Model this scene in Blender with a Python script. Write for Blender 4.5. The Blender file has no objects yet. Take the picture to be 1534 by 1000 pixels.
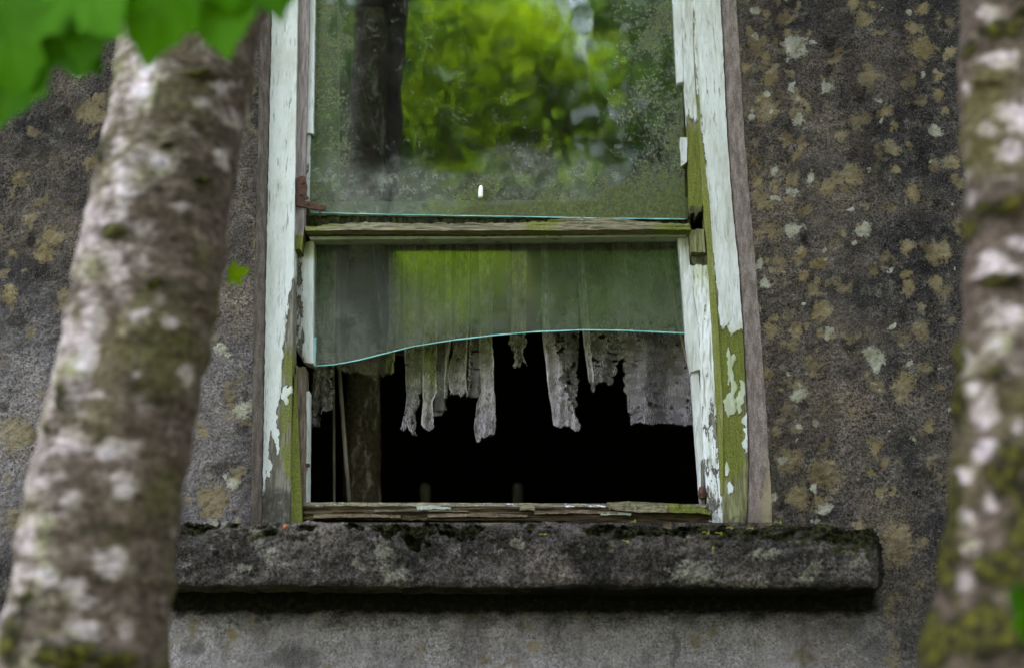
import bpy, math, random
import numpy as np
from mathutils import Vector, Matrix

rng = np.random.default_rng(7)
random.seed(7)
SC = bpy.context.scene
COL = SC.collection

# ------------------------------------------------------------------ camera
F = 2130.0                       # focal length in photograph pixels (50 mm on a 36 mm sensor, 1534 px wide)
PITCH, YAW, ROLL = math.radians(17.4), math.radians(1.0), math.radians(-0.6)
CAM = Vector((0.055, -3.05, 1.62))
ROT = (Matrix.Rotation(YAW, 3, 'Z') @ Matrix.Rotation(math.pi / 2 + PITCH, 3, 'X') @ Matrix.Rotation(ROLL, 3, 'Z'))
cam_data = bpy.data.cameras.new('camera')
cam = bpy.data.objects.new('camera', cam_data)
COL.objects.link(cam)
cam.matrix_world = Matrix.Translation(CAM) @ ROT.to_4x4()
cam_data.sensor_width = 36.0
cam_data.lens = F / 1534 * 36.0
cam_data.clip_start, cam_data.clip_end = 0.05, 2000
cam_data.dof.use_dof = True
cam_data.dof.focus_distance = 3.22
cam_data.dof.aperture_fstop = 1.7
SC.camera = cam

# ------------------------------------------------------------------ sky, sun, exposure
SUN_EL, SUN_AZ = math.radians(52), math.radians(-24)      # sun high behind the house: this wall is in shade
world = bpy.data.worlds.new('World'); SC.world = world; world.use_nodes = True
wn = world.node_tree
sky = wn.nodes.new('ShaderNodeTexSky'); sky.sky_type = 'NISHITA'; sky.sun_disc = False
sky.sun_elevation = SUN_EL; sky.sun_rotation = SUN_AZ; sky.air_density = 1.0; sky.dust_density = 3.0; sky.ozone_density = 1.0
bg = wn.nodes['Background']; bg.inputs[1].default_value = 0.15
haze_sat = wn.nodes.new('ShaderNodeHueSaturation'); haze_sat.inputs['Saturation'].default_value = .45      # thin white cloud over the whole sky
wn.links.new(sky.outputs[0], haze_sat.inputs['Color']); wn.links.new(haze_sat.outputs[0], bg.inputs[0])
sun_data = bpy.data.lights.new('sun', 'SUN'); sun_data.energy = 5.0; sun_data.angle = math.radians(0.5); sun_data.color = (1, .95, .86)
sun = bpy.data.objects.new('sun', sun_data); COL.objects.link(sun)
sdir = Vector((math.sin(SUN_AZ) * math.cos(SUN_EL), math.cos(SUN_AZ) * math.cos(SUN_EL), math.sin(SUN_EL)))
sun.rotation_euler = (-sdir).to_track_quat('-Z', 'Y').to_euler(); sun.location = (0, 0, 20)
SC.view_settings.view_transform = 'Standard'; SC.view_settings.look = 'None'
SC.view_settings.exposure = 3.65; SC.view_settings.gamma = 1.0; SC.view_settings.use_curve_mapping = False
SC.render.engine = 'CYCLES'
SC.cycles.max_bounces = 8; SC.cycles.transparent_max_bounces = 16; SC.cycles.use_denoising = True
SC.cycles.caustics_reflective = False; SC.cycles.caustics_refractive = False

# ------------------------------------------------------------------ helpers
Rn = np.array([list(r) for r in ROT]); Cn = np.array(CAM)
def unproj(px, py, Y):
    px = np.asarray(px, float); py = np.asarray(py, float); Y = np.asarray(Y, float)
    d = np.stack([(px - 767) / F, -(py - 500) / F, -np.ones_like(px + py)], -1) @ Rn.T
    t = (Y - Cn[1]) / d[..., 1]
    return Cn + d * t[..., None]
def proj(p):
    c = (np.asarray(p, float) - Cn) @ Rn
    return 767 + F * c[..., 0] / -c[..., 2], 500 - F * c[..., 1] / -c[..., 2]
def at(px, py, Y): return unproj(px, py, Y)
TAB = rng.random((256, 256))
def vn(x, y, s=0):
    x = np.asarray(x, float) + s * 17.31; y = np.asarray(y, float) + s * 9.77
    xi = np.floor(x).astype(int); yi = np.floor(y).astype(int)
    fx = x - xi; fy = y - yi
    fx = fx * fx * (3 - 2 * fx); fy = fy * fy * (3 - 2 * fy)
    a = TAB[xi & 255, yi & 255]; b = TAB[(xi + 1) & 255, yi & 255]
    c = TAB[xi & 255, (yi + 1) & 255]; d = TAB[(xi + 1) & 255, (yi + 1) & 255]
    return (a * (1 - fx) + b * fx) * (1 - fy) + (c * (1 - fx) + d * fx) * fy
def fbm(x, y, o=4, s=0):
    v = 0; a = .5; t = 0
    for k in range(o):
        v = v + a * vn(np.asarray(x) * 2 ** k, np.asarray(y) * 2 ** k, s + k * 3); t += a; a *= .5
    return v / t                                    # 0..1
def sm(a, b, x): 
    t = np.clip((x - a) / (b - a), 0, 1); return t * t * (3 - 2 * t)
def spots(px, py, lst, jit=.25, s=0):
    """field: 1 at the middle of a spot, 0 at its rim, negative outside"""
    f = np.full(np.shape(px), -1.0)
    wx = px + (fbm(px / 14, py / 14, 3, s) - .5) * 16; wy = py + (fbm(px / 14, py / 14, 3, s + 5) - .5) * 16
    for q in lst:
        x, y, r = q[:3]; ry = q[3] if len(q) > 3 else r
        f = np.maximum(f, 1 - np.sqrt(((wx - x) / r) ** 2 + ((wy - y) / ry) ** 2))
    return f

def mesh_obj(name, verts, faces, mat=None, parent=None, smooth=True, attrs=None, mats=None, mi=None):
    me = bpy.data.meshes.new(name)
    verts = np.asarray(verts, dtype=np.float32)
    faces = np.asarray(faces) if not isinstance(faces, list) else faces
    if isinstance(faces, np.ndarray):
        n, k = faces.shape
        me.vertices.add(len(verts)); me.vertices.foreach_set('co', verts.ravel())
        me.loops.add(n * k); me.loops.foreach_set('vertex_index', faces.astype(np.int32).ravel())
        me.polygons.add(n); me.polygons.foreach_set('loop_start', np.arange(0, n * k, k, dtype=np.int32))
        me.update(calc_edges=True)
    else:
        me.from_pydata([tuple(v) for v in verts], [], faces)
    if smooth: me.polygons.foreach_set('use_smooth', np.ones(len(me.polygons), bool))
    for an, arr in (attrs or {}).items():
        a = me.color_attributes.new(an, 'FLOAT_COLOR', 'POINT')
        c = np.ones((len(verts), 4), np.float32); arr = np.asarray(arr, np.float32); c[:, :arr.shape[1]] = arr
        a.data.foreach_set('color', c.ravel())
    for m in (mats or ([mat] if mat else [])): me.materials.append(m)
    if mi is not None: me.polygons.foreach_set('material_index', np.asarray(mi, np.int32))
    me.validate(); me.update()
    o = bpy.data.objects.new(name, me); COL.objects.link(o)
    if parent: o.parent = parent
    return o
def empty(name, parent=None, loc=(0, 0, 0)):
    o = bpy.data.objects.new(name, None); COL.objects.link(o); o.location = loc
    if parent: o.parent = parent
    return o
def tag(o, label=None, cat=None, group=None, kind=None):
    for k, v in (('label', label), ('category', cat), ('group', group), ('kind', kind)):
        if v: o[k] = v
    return o
def grid_faces(nr, nc, off=0):
    i = np.arange(nr - 1)[:, None]; j = np.arange(nc - 1)[None, :]
    a = off + i * nc + j
    return np.stack([a, a + 1, a + nc + 1, a + nc], -1).reshape(-1, 4)
def poly(pts, n, key=None):
    """resample a polyline to n points along its main axis"""
    p = np.array(pts, float)
    if key is None: key = 1 if np.ptp(p[:, 1]) > np.ptp(p[:, 0]) else 0
    if len(p) == 1: p = np.repeat(p, 2, 0)
    t = p[:, key]; q = np.linspace(t[0], t[-1], n)
    o = np.argsort(t)
    r = np.interp(q, t[o], p[o, 1 - key])
    return np.stack([q, r], 1) if key == 0 else np.stack([r, q], 1)
def sheet(name, parent, A, B, Y, thick, mat, step=2.0, jag=(0, 0), end=(0, 0), disp=None, field=None, seed=0, jf=9.0, smooth=True, label=None, bulge=0):
    """a slab whose front face lies between two polylines given on the photograph and set at depth Y; real thickness behind it"""
    a0 = np.array(A, float); b0 = np.array(B, float)
    key = 1 if np.ptp(a0[:, 1]) > np.ptp(a0[:, 0]) else 0
    n = max(3, int(abs(a0[-1, key] - a0[0, key]) / step) + 1)
    a = poly(A, n, key); b = poly(B, n, key)
    w = np.abs(b - a).max(); m = max(3, int(w / step) + 1)
    s = np.linspace(0, 1, m)[None, :, None]; 
    q = a[:, key]
    if jag[0]: a[:, 1 - key] += (fbm(q / jf, q * 0 + seed * 3.3, 4, seed) - .5) * 2 * jag[0]
    if jag[1]: b[:, 1 - key] += (fbm(q / jf, q * 0 + 50 + seed * 3.3, 4, seed) - .5) * 2 * jag[1]
    G = a[:, None, :] * (1 - s) + b[:, None, :] * s                       # n,m,2
    ss = np.linspace(0, 1, m)
    for e, idx in ((0, 0), (1, -1)):
        if end[e]:
            cc = G[idx, :, 1 - key]
            dlt = (fbm(cc / 5.0, cc * 0 + seed + e * 7, 4, seed + 2) - .5) * 2 * end[e]
            wgt = np.linspace(1, 0, n)[:, None] if e == 0 else np.linspace(0, 1, n)[:, None]
            G[:, :, key] += dlt[None, :] * wgt ** max(2, n / 12)
    if bulge: G[:, :, key] += bulge * (1 - (2 * ss[None, :] - 1) ** 2) * (np.linspace(0, 1, n)[:, None] ** 30)
    px, py = G[..., 0], G[..., 1]
    tt = np.linspace(0, 1, n)[:, None]
    Yg = (Y(ss[None, :] + 0 * tt, tt + 0 * ss[None, :]) if callable(Y) else (Y[0] * (1 - ss[None, :]) + Y[1] * ss[None, :] + 0 * tt if isinstance(Y, tuple) else np.full((n, m), float(Y))))
    P = unproj(px, py, Yg)
    Pb = P.copy(); Pb[..., 1] = Yg.max() + thick
    if disp is not None: P[..., 1] -= disp(px, py)
    V = [P.reshape(-1, 3)]; Fc = [grid_faces(n, m)]; off = n * m
    fl = [field(px, py).reshape(-1, 3) if field is not None else np.zeros((n * m, 3))]
    idx = np.arange(n * m).reshape(n, m)
    loop = np.concatenate([idx[0, :], idx[1:, -1], idx[-1, -2::-1], idx[-2:0:-1, 0]])
    front = P.reshape(-1, 3)[loop]; back = Pb.reshape(-1, 3)[loop]; k = len(loop)
    V += [front, back]
    i = np.arange(k); j = (i + 1) % k
    Fc.append(np.stack([off + j, off + i, off + k + i, off + k + j], -1)); 
    fl += [fl[0][loop], fl[0][loop]]; off += 2 * k
    V.append(np.stack([Pb[:, 0], Pb[:, -1]], 1).reshape(-1, 3)); Fc.append(grid_faces(n, 2, off)[:, ::-1])
    fl.append(np.zeros((2 * n, 3)))
    Fc = np.concatenate(Fc)
    # front faces must look at -Y
    pa, pb, pc = P[0, 0], P[0, 1], P[1, 0]
    if np.cross(pb - pa, P[1, 1] - pa)[1] > 0: Fc = Fc[:, ::-1]
    o = mesh_obj(name, np.concatenate(V), Fc, mat, parent, smooth, {'mask': np.concatenate(fl)})
    if label: o['label'] = label
    return o
class MB:
    def __init__(s): s.v = []; s.f = []
    def box(s, a, b):
        o = len(s.v); (x0, y0, z0), (x1, y1, z1) = a, b
        s.v += [(x0, y0, z0), (x1, y0, z0), (x1, y1, z0), (x0, y1, z0), (x0, y0, z1), (x1, y0, z1), (x1, y1, z1), (x0, y1, z1)]
        s.f += [tuple(o + k for k in q) for q in ((3, 2, 1, 0), (4, 5, 6, 7), (0, 1, 5, 4), (1, 2, 6, 5), (2, 3, 7, 6), (3, 0, 4, 7))]
        return s
    def tube(s, pts, rad, n=8):
        o = len(s.v); pts = [Vector(p) for p in pts]
        rad = rad if isinstance(rad, (list, tuple)) else [rad] * len(pts)
        for k, p in enumerate(pts):
            d = (pts[min(k + 1, len(pts) - 1)] - pts[max(k - 1, 0)]).normalized()
            u = d.cross(Vector((0.31, .9, .27))).normalized(); w = d.cross(u)
            for i in range(n):
                t = 2 * math.pi * i / n
                s.v.append(tuple(p + (u * math.cos(t) + w * math.sin(t)) * rad[k]))
        for k in range(len(pts) - 1):
            for i in range(n):
                j = (i + 1) % n
                s.f.append((o + k * n + i, o + k * n + j, o + (k + 1) * n + j, o + (k + 1) * n + i))
        s.f.append(tuple(o + i for i in range(n))[::-1]); s.f.append(tuple(o + (len(pts) - 1) * n + i for i in range(n)))
        return s
    def build(s, name, mat, parent=None, smooth=False):
        return mesh_obj(name, s.v, list(s.f), mat, parent, smooth)

# ------------------------------------------------------------------ materials
class NT:
    def __init__(s, name):
        s.m = bpy.data.materials.new(name); s.m.use_nodes = True; s.t = s.m.node_tree; s.t.nodes.clear()
        s.out = s.n('ShaderNodeOutputMaterial')
    def n(s, ty, **kw):
        x = s.t.nodes.new(ty)
        for k, v in kw.items(): setattr(x, k, v)
        return x
    def l(s, a, b): s.t.links.new(a, b)
    def set(s, sock, v):
        if isinstance(v, bpy.types.NodeSocket): s.l(v, sock)
        elif isinstance(v, (tuple, list)) and sock.type == 'RGBA': sock.default_value = (*v[:3], 1)
        else: sock.default_value = v
    def coord(s, scale=(1, 1, 1)):
        g = s.n('ShaderNodeNewGeometry')
        mp = s.n('ShaderNodeMapping'); mp.inputs['Scale'].default_value = scale
        s.l(g.outputs['Position'], mp.inputs[0]); return mp.outputs[0]
    def noise(s, sc, detail=4, rough=.6, co=None, dist=0):
        x = s.n('ShaderNodeTexNoise'); x.inputs['Scale'].default_value = sc; x.inputs['Detail'].default_value = detail
        x.inputs['Roughness'].default_value = rough; x.inputs['Distortion'].default_value = dist
        s.l(co if co is not None else s.coord(), x.inputs['Vector']); return x.outputs['Fac']
    def voro(s, sc, feature='F1', co=None):
        x = s.n('ShaderNodeTexVoronoi', feature=feature); x.inputs['Scale'].default_value = sc
        s.l(co if co is not None else s.coord(), x.inputs['Vector']); return x.outputs['Distance']
    def math(s, op, a, b=0.0, c=None, clamp=False):
        x = s.n('ShaderNodeMath', operation=op, use_clamp=clamp); s.set(x.inputs[0], a); s.set(x.inputs[1], b)
        if c is not None: s.set(x.inputs[2], c)
        return x.outputs[0]
    def step(s, v, a, b, lo=0.0, hi=1.0):
        x = s.n('ShaderNodeMapRange', interpolation_type='SMOOTHSTEP'); s.set(x.inputs[0], v)
        for k, q in zip((1, 2, 3, 4), (a, b, lo, hi)): x.inputs[k].default_value = q
        return x.outputs[0]
    def mix(s, f, a, b, mode='MIX'):
        x = s.n('ShaderNodeMix', data_type='RGBA', blend_type=mode); s.set(x.inputs[0], f); s.set(x.inputs[6], a); s.set(x.inputs[7], b); return x.outputs[2]
    def ramp(s, v, stops):
        x = s.n('ShaderNodeValToRGB'); e = x.color_ramp.elements
        while len(e) < len(stops): e.new(.5)
        for k, (p, c) in enumerate(stops): e[k].position = p; e[k].color = (*c, 1)
        s.l(v, x.inputs[0]); return x.outputs[0]
    def attr(s, name):
        a = s.n('ShaderNodeAttribute', attribute_name=name); sp = s.n('ShaderNodeSeparateColor'); s.l(a.outputs['Color'], sp.inputs[0])
        return sp.outputs[0], sp.outputs[1], sp.outputs[2]
    def bump(s, h, dist=.001, st=1.0, nrm=None):
        b = s.n('ShaderNodeBump'); b.inputs['Distance'].default_value = dist; b.inputs['Strength'].default_value = st; s.l(h, b.inputs['Height'])
        if nrm is not None: s.l(nrm, b.inputs['Normal'])
        return b.outputs[0]
    def princ(s, col, rough=.8, nrm=None, spec=.3, **kw):
        p = s.n('ShaderNodeBsdfPrincipled'); s.set(p.inputs['Base Color'], col); s.set(p.inputs['Roughness'], rough)
        p.inputs['Specular IOR Level'].default_value = spec
        if nrm is not None: s.l(nrm, p.inputs['Normal'])
        for k, v in kw.items(): s.set(p.inputs[k], v)
        return p.outputs[0]
    def done(s, sh): s.l(sh, s.out.inputs[0]); return s.m

def m_wall():
    k = NT('lichened_roughcast')
    R, G, B = k.attr('mask'); S, T, U = k.attr('tone')
    big = k.noise(3.6, 6, .66); mid = k.noise(20, 5, .7); fine = k.noise(175, 4, .8); grit = k.noise(360, 3, .75)
    base = k.ramp(big, [(.32, (.010, .009, .012)), (.45, (.036, .031, .031)), (.56, (.088, .070, .060)), (.70, (.18, .138, .108))])
    base = k.mix(k.step(mid, .5, .7, 0, .75), base, (.165, .142, .125))
    base = k.mix(k.step(mid, .44, .3, 0, .6), base, (.016, .015, .017))
    base = k.mix(k.math('MULTIPLY', T, k.step(mid, .3, .62, .3, 1)), base, (.42, .37, .39))           # bare grey render
    base = k.mix(k.math('MULTIPLY', U, k.step(mid, .3, .6, .3, 1)), base, (.19, .145, .10))               # sandy edge
    base = k.mix(k.step(k.math('ADD', B, k.math('MULTIPLY', k.math('SUBTRACT', mid, .5), 1.2)), -.1, .5, 0, .8), base, (.016, .011, .009))
    base = k.mix(k.step(k.noise(6, 4, .6), .36, .62, .35, 1), base, k.mix(1.0, base, k.step(fine, .33, .67, .1, 2.4), 'MULTIPLY'))
    base = k.mix(k.math('MULTIPLY', T, .45), base, (.37, .33, .345))
    base = k.mix(k.step(grit, .58, .68, 0, .8), base, (.36, .315, .30))
    base = k.mix(k.step(grit, .43, .34, 0, .9), base, (.008, .007, .007))
    wob = k.math('ADD', k.math('MULTIPLY', k.math('SUBTRACT', k.noise(60, 3, .7), .5), 1.5), k.math('MULTIPLY', k.math('SUBTRACT', fine, .5), 1.5))
    spk = k.step(k.noise(240, 3, .7), .45, .33, 0, .7)
    tanm = k.step(k.math('ADD', R, wob), -.12, .42)
    tanc = k.ramp(k.noise(13, 3, .6), [(.3, (.18, .12, .05)), (.45, (.26, .195, .10)), (.58, (.33, .26, .155)), (.75, (.28, .25, .17))])
    base = k.mix(k.math('MULTIPLY', tanm, k.step(k.noise(9, 2), .3, .7, .5, 1.0)), base, k.mix(spk, tanc, (.05, .04, .028)))
    faint = k.math('MULTIPLY', k.step(k.math('ADD', k.noise(17, 2, .5), k.math('MULTIPLY', wob, .12)), .585, .68), .7)
    base = k.mix(faint, base, k.mix(spk, (.25, .195, .115), (.05, .04, .03)))
    palm = k.step(k.math('ADD', G, wob), -.1, .35)
    palc = k.mix(spk, k.ramp(k.noise(26, 3), [(.35, (.33, .32, .23)), (.65, (.52, .49, .42))]), (.09, .08, .065))
    base = k.mix(k.math('MULTIPLY', palm, .9), base, palc)
    moss_shade_m = k.step(k.math('ADD', S, k.math('MULTIPLY', k.math('SUBTRACT', k.noise(40, 5, .7, k.coord((.5, 1, 1))), .5), 1.0)), .2, .7)
    moss_shade_c = k.mix(k.step(k.noise(70, 4, .7), .45, .68), (.0028, .0026, .0015), (.017, .018, .003))
    streak = k.step(k.noise(7, 4, .6, k.coord((1, 1, .16))), .5, .66, 0, .5)
    base = k.mix(streak, base, k.mix(1.0, base, (.33, .30, .31), 'MULTIPLY'))
    base = k.mix(moss_shade_m, base, moss_shade_c)
    h = k.math('ADD', k.math('MULTIPLY', fine, 1.4), k.math('MULTIPLY', grit, .8))
    return k.done(k.princ(base, .93, k.bump(h, .007, 1.0), .12))
def m_board(name, vert=True, wood=((.10, .085, .07), (.22, .20, .17)), paint=(.58, .59, .60), algae=(.115, .125, .02), pscale=1.0):
    """mask: R paint left on the wood, G algae, B grime and painted recess shade"""
    k = NT(name); R, G, B = k.attr('mask')
    st = (1, 1, .09) if vert else (.09, 1, 1)
    st2 = (1, 1, .3) if vert else (.3, 1, 1)
    grain = k.noise(240, 4, .65, k.coord(st)); band = k.noise(55, 3, .6, k.coord(st)); chip = k.noise(75, 4, .7, k.coord(st2)); fine = k.noise(380, 3, .65)
    w = k.mix(k.step(grain, .35, .65), wood[0], wood[1])
    w = k.mix(k.step(band, .5, .68, 0, .6), w, tuple(c * .45 for c in wood[0]))
    w = k.mix(k.step(k.math('ADD', k.math('MULTIPLY', G, 1.0), k.math('MULTIPLY', k.math('SUBTRACT', k.noise(45, 4, .65, k.coord(st2)), .5), 1.3)), .35, .8, 0, .93), w,
              k.mix(k.step(fine, .35, .65), tuple(c * .55 for c in algae), tuple(min(1, c * 1.5) for c in algae)))
    w = k.mix(k.step(grain, .36, .28, 0, .8), w, (.02, .016, .012))
    pv = k.math('ADD', k.math('MULTIPLY', R, 1.0), k.math('ADD', k.math('MULTIPLY', k.math('SUBTRACT', chip, .5), .95 * pscale), k.math('MULTIPLY', k.math('SUBTRACT', fine, .5), .22)))
    pm = k.step(pv, .47, .52)
    crack = k.step(k.noise(190, 3, .7, k.coord((1, 1, .1) if vert else (.1, 1, 1))), .42, .33)
    pc = k.mix(k.step(k.noise(30, 4), .45, .75, 0, .35), paint, tuple(c * .8 for c in (paint[0], paint[1] * 1.0, paint[2] * .93)))
    pc = k.mix(k.step(k.math('ADD', k.math('MULTIPLY', G, .8), k.math('MULTIPLY', k.math('SUBTRACT', chip, .5), 1.0)), .4, .85, 0, .75), pc, (.26, .30, .09))
    pc = k.mix(k.math('MULTIPLY', k.math('MULTIPLY', crack, k.step(k.noise(8, 4, .65), .34, .6, .15, 1)), k.step(pv, .5, 1.3, 1, .6)), pc, (.16, .14, .12))
    pc = k.mix(k.step(k.noise(170, 4, .75, k.coord((1, 1, .5) if vert else (.5, 1, 1))),   .60, .70, 0, .45), pc, k.mix(k.step(k.noise(9, 3), .4, .62), paint, (.20, .18, .15)))
    pc = k.mix(k.step(k.noise(14, 5, .7, k.coord(st2)), .42, .7, 0, .75), pc, tuple(v * .6 for v in (paint[0] * 1.05, paint[1], paint[2] * .85)))
    c = k.mix(pm, w, pc)
    edge = k.math('MULTIPLY', k.step(pv, .40, .47), k.step(pv, .53, .48))
    c = k.mix(k.math('MULTIPLY', edge, .7), c, (.035, .03, .022))
    c = k.mix(k.math('MULTIPLY', k.step(k.math('ADD', B, k.math('MULTIPLY', k.math('SUBTRACT', k.noise(60, 4), .5), 1.2)), .35, .85), .85), c, (.035, .032, .024))
    h = k.math('ADD', k.math('MULTIPLY', pm, .9), k.math('MULTIPLY', grain, .7)); h = k.math('SUBTRACT', h, k.math('MULTIPLY', crack, .4))
    return k.done(k.princ(c, k.step(pm, 0, 1, .9, .55), k.bump(h, .0016, .9), .25))
def m_stone():
    k = NT('sill_concrete'); R, G, B = k.attr('mask')
    big = k.noise(7, 5, .62); mid = k.noise(34, 5, .75); fine = k.noise(150, 4, .8)
    c = k.ramp(big, [(.3, (.012, .010, .009)), (.45, (.042, .035, .033)), (.58, (.098, .080, .074)), (.74, (.22, .185, .165))])
    c = k.mix(k.step(mid, .54, .7, 0, .7), c, (.20, .175, .17))
    c = k.mix(k.step(mid, .42, .3, 0, .7), c, (.02, .017, .018))
    c = k.mix(1.0, c, k.step(fine, .33, .67, .2, 2.1), 'MULTIPLY')
    c = k.mix(k.step(k.math('ADD', G, k.math('ADD', k.math('MULTIPLY', k.math('SUBTRACT', k.noise(60, 4, .7), .5), 1.7), k.math('MULTIPLY', k.math('SUBTRACT', fine, .5), 1.2))), -.05, .5, 0, .65), c, k.mix(k.step(fine, .4, .6), (.13, .12, .085), (.34, .31, .26)))
    c = k.mix(k.step(k.noise(400, 2), .64, .70, 0, .75), c, (.34, .32, .25))
    c = k.mix(k.step(k.noise(330, 2), .36, .3, 0, .8), c, (.008, .007, .006))
    mo = k.step(k.math('ADD', R, k.math('MULTIPLY', k.math('SUBTRACT', k.noise(60, 5, .75), .5), 1.9)), .25, .65)
    c = k.mix(mo, c, k.mix(k.step(k.noise(120, 4, .7), .45, .64), (.005, .005, .003), (.05, .05, .014)))
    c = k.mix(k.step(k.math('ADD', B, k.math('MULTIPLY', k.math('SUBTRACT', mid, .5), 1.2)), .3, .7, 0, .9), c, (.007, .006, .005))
    h = k.math('ADD', k.math('MULTIPLY', mid, 1.3), fine)
    return k.done(k.princ(c, .95, k.bump(h, .010, 1.0), .1))
def m_plaster():
    k = NT('bare_brown_reveal'); R, G, B = k.attr('mask')
    s = k.noise(60, 5, .7, k.coord((1, 1, .4))); f = k.noise(330, 3, .7)
    c = k.mix(k.step(s, .35, .65), (.085, .066, .058), (.17, .138, .125))
    c = k.mix(1.0, c, k.step(f, .3, .7, .65, 1.35), 'MULTIPLY')
    c = k.mix(k.step(k.math('ADD', R, k.math('SUBTRACT', s, .5)), .3, .7, 0, .8), c, (.2, .17, .1))
    c = k.mix(k.step(k.math('ADD', G, k.math('SUBTRACT', s, .5)), .4, .9, 0, .8), c, (.05, .045, .02))
    return k.done(k.princ(c, .92, k.bump(k.math('ADD', s, f), .002, .7), .15))
def m_bark(name, dark=1.0):
    """mask: R moss, G pale lichen and painted side light, B dark ring scars"""
    k = NT(name); R, G, B = k.attr('mask')
    hz = k.coord((1, 1, 1.9))
    n1 = k.noise(10, 4, .6, hz); n2 = k.noise(26, 4, .7, hz); n3 = k.noise(90, 3, .65)
    c = k.ramp(n2, [(.3, (.03, .021, .014)), (.5, (.078, .056, .043)), (.7, (.14, .10, .083))])
    c = k.mix(k.step(k.noise(6, 3, .5), .44, .62, 0, .8), c, (.068, .060, .018))
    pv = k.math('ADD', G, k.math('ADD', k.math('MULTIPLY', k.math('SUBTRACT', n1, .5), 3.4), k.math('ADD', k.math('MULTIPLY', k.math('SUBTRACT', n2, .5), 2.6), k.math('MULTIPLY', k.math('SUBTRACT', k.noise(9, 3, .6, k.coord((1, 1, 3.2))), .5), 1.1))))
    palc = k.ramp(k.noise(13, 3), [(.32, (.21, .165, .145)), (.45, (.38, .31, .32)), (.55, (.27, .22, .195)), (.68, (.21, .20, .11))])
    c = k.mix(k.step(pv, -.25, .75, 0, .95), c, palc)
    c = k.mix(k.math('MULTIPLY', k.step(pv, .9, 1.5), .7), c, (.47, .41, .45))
    c = k.mix(k.math('MULTIPLY', B, k.step(n2, .3, .6, .4, 1)), c, (.022, .016, .008))
    mo = k.step(k.math('ADD', R, k.math('MULTIPLY', k.math('SUBTRACT', k.noise(34, 5, .7), .5), 1.9)), .2, .75)
    c = k.mix(mo, c, k.mix(k.step(k.noise(60, 3), .38, .66), (.012, .010, .0025), (.070, .065, .006)))
    c = k.mix(1.0, c, k.step(n3, .25, .75, .5, 1.5), 'MULTIPLY')
    fis = k.step(k.noise(14, 4, .6, k.coord((1, 1, 4.5))), .41, .35, 0, .6)
    c = k.mix(fis, c, (.03, .022, .014))
    h = k.math('ADD', n2, k.math('MULTIPLY', mo, .8)); h = k.math('ADD', h, k.math('MULTIPLY', n3, .5))
    return k.done(k.princ(c, .85, k.bump(h, .010, .9), .15))
def m_leaf(name, c1, c2, trans=.5, veins=False):
    k = NT(name)
    n = k.noise(2.2, 3); oi = k.n('ShaderNodeObjectInfo')
    c = k.mix(k.math('ADD', k.math('MULTIPLY', k.step(n, .35, .65), .45), k.math('MULTIPLY', oi.outputs['Random'], .75), clamp=True), c1, c2)
    if veins:
        tc = k.n('ShaderNodeTexCoord'); sx = k.n('ShaderNodeSeparateXYZ'); k.l(tc.outputs['Object'], sx.inputs[0])
        ax_ = k.math('ABSOLUTE', sx.outputs[0]); y_ = sx.outputs[1]
        ds = [ax_] + [k.math('ABSOLUTE', k.math('SUBTRACT', k.math('MULTIPLY', ax_, ca), k.math('MULTIPLY', k.math('SUBTRACT', y_, oy), sa))) for ca, sa, oy in ((.62, .78, .02), (.2, .98, .0), (.68, .73, .3), (.68, .73, .5))]
        mn = ds[0]
        for q in ds[1:]: mn = k.math('MINIMUM', mn, q)
        c = k.mix(k.step(mn, .0, .03, .22, 0), c, (c2[0] * 2.0, c2[1] * 1.35, .02))
    d = k.n('ShaderNodeBsdfDiffuse'); k.l(c, d.inputs[0])
    t = k.n('ShaderNodeBsdfTranslucent'); k.l(k.mix(.5, c, (c2[0] * 1.4, c2[1] * 1.2, c2[2] * .5)), t.inputs[0])
    g = k.n('ShaderNodeBsdfGlossy'); g.inputs['Roughness'].default_value = .4; g.inputs[0].default_value = (.9, .95, 1, 1)
    m1 = k.n('ShaderNodeMixShader'); m1.inputs[0].default_value = trans; k.l(d.outputs[0], m1.inputs[1]); k.l(t.outputs[0], m1.inputs[2])
    m2 = k.n('ShaderNodeMixShader'); m2.inputs[0].default_value = .003; k.l(m1.outputs[0], m2.inputs[1]); k.l(g.outputs[0], m2.inputs[2])
    return k.done(m2.outputs[0])
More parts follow.
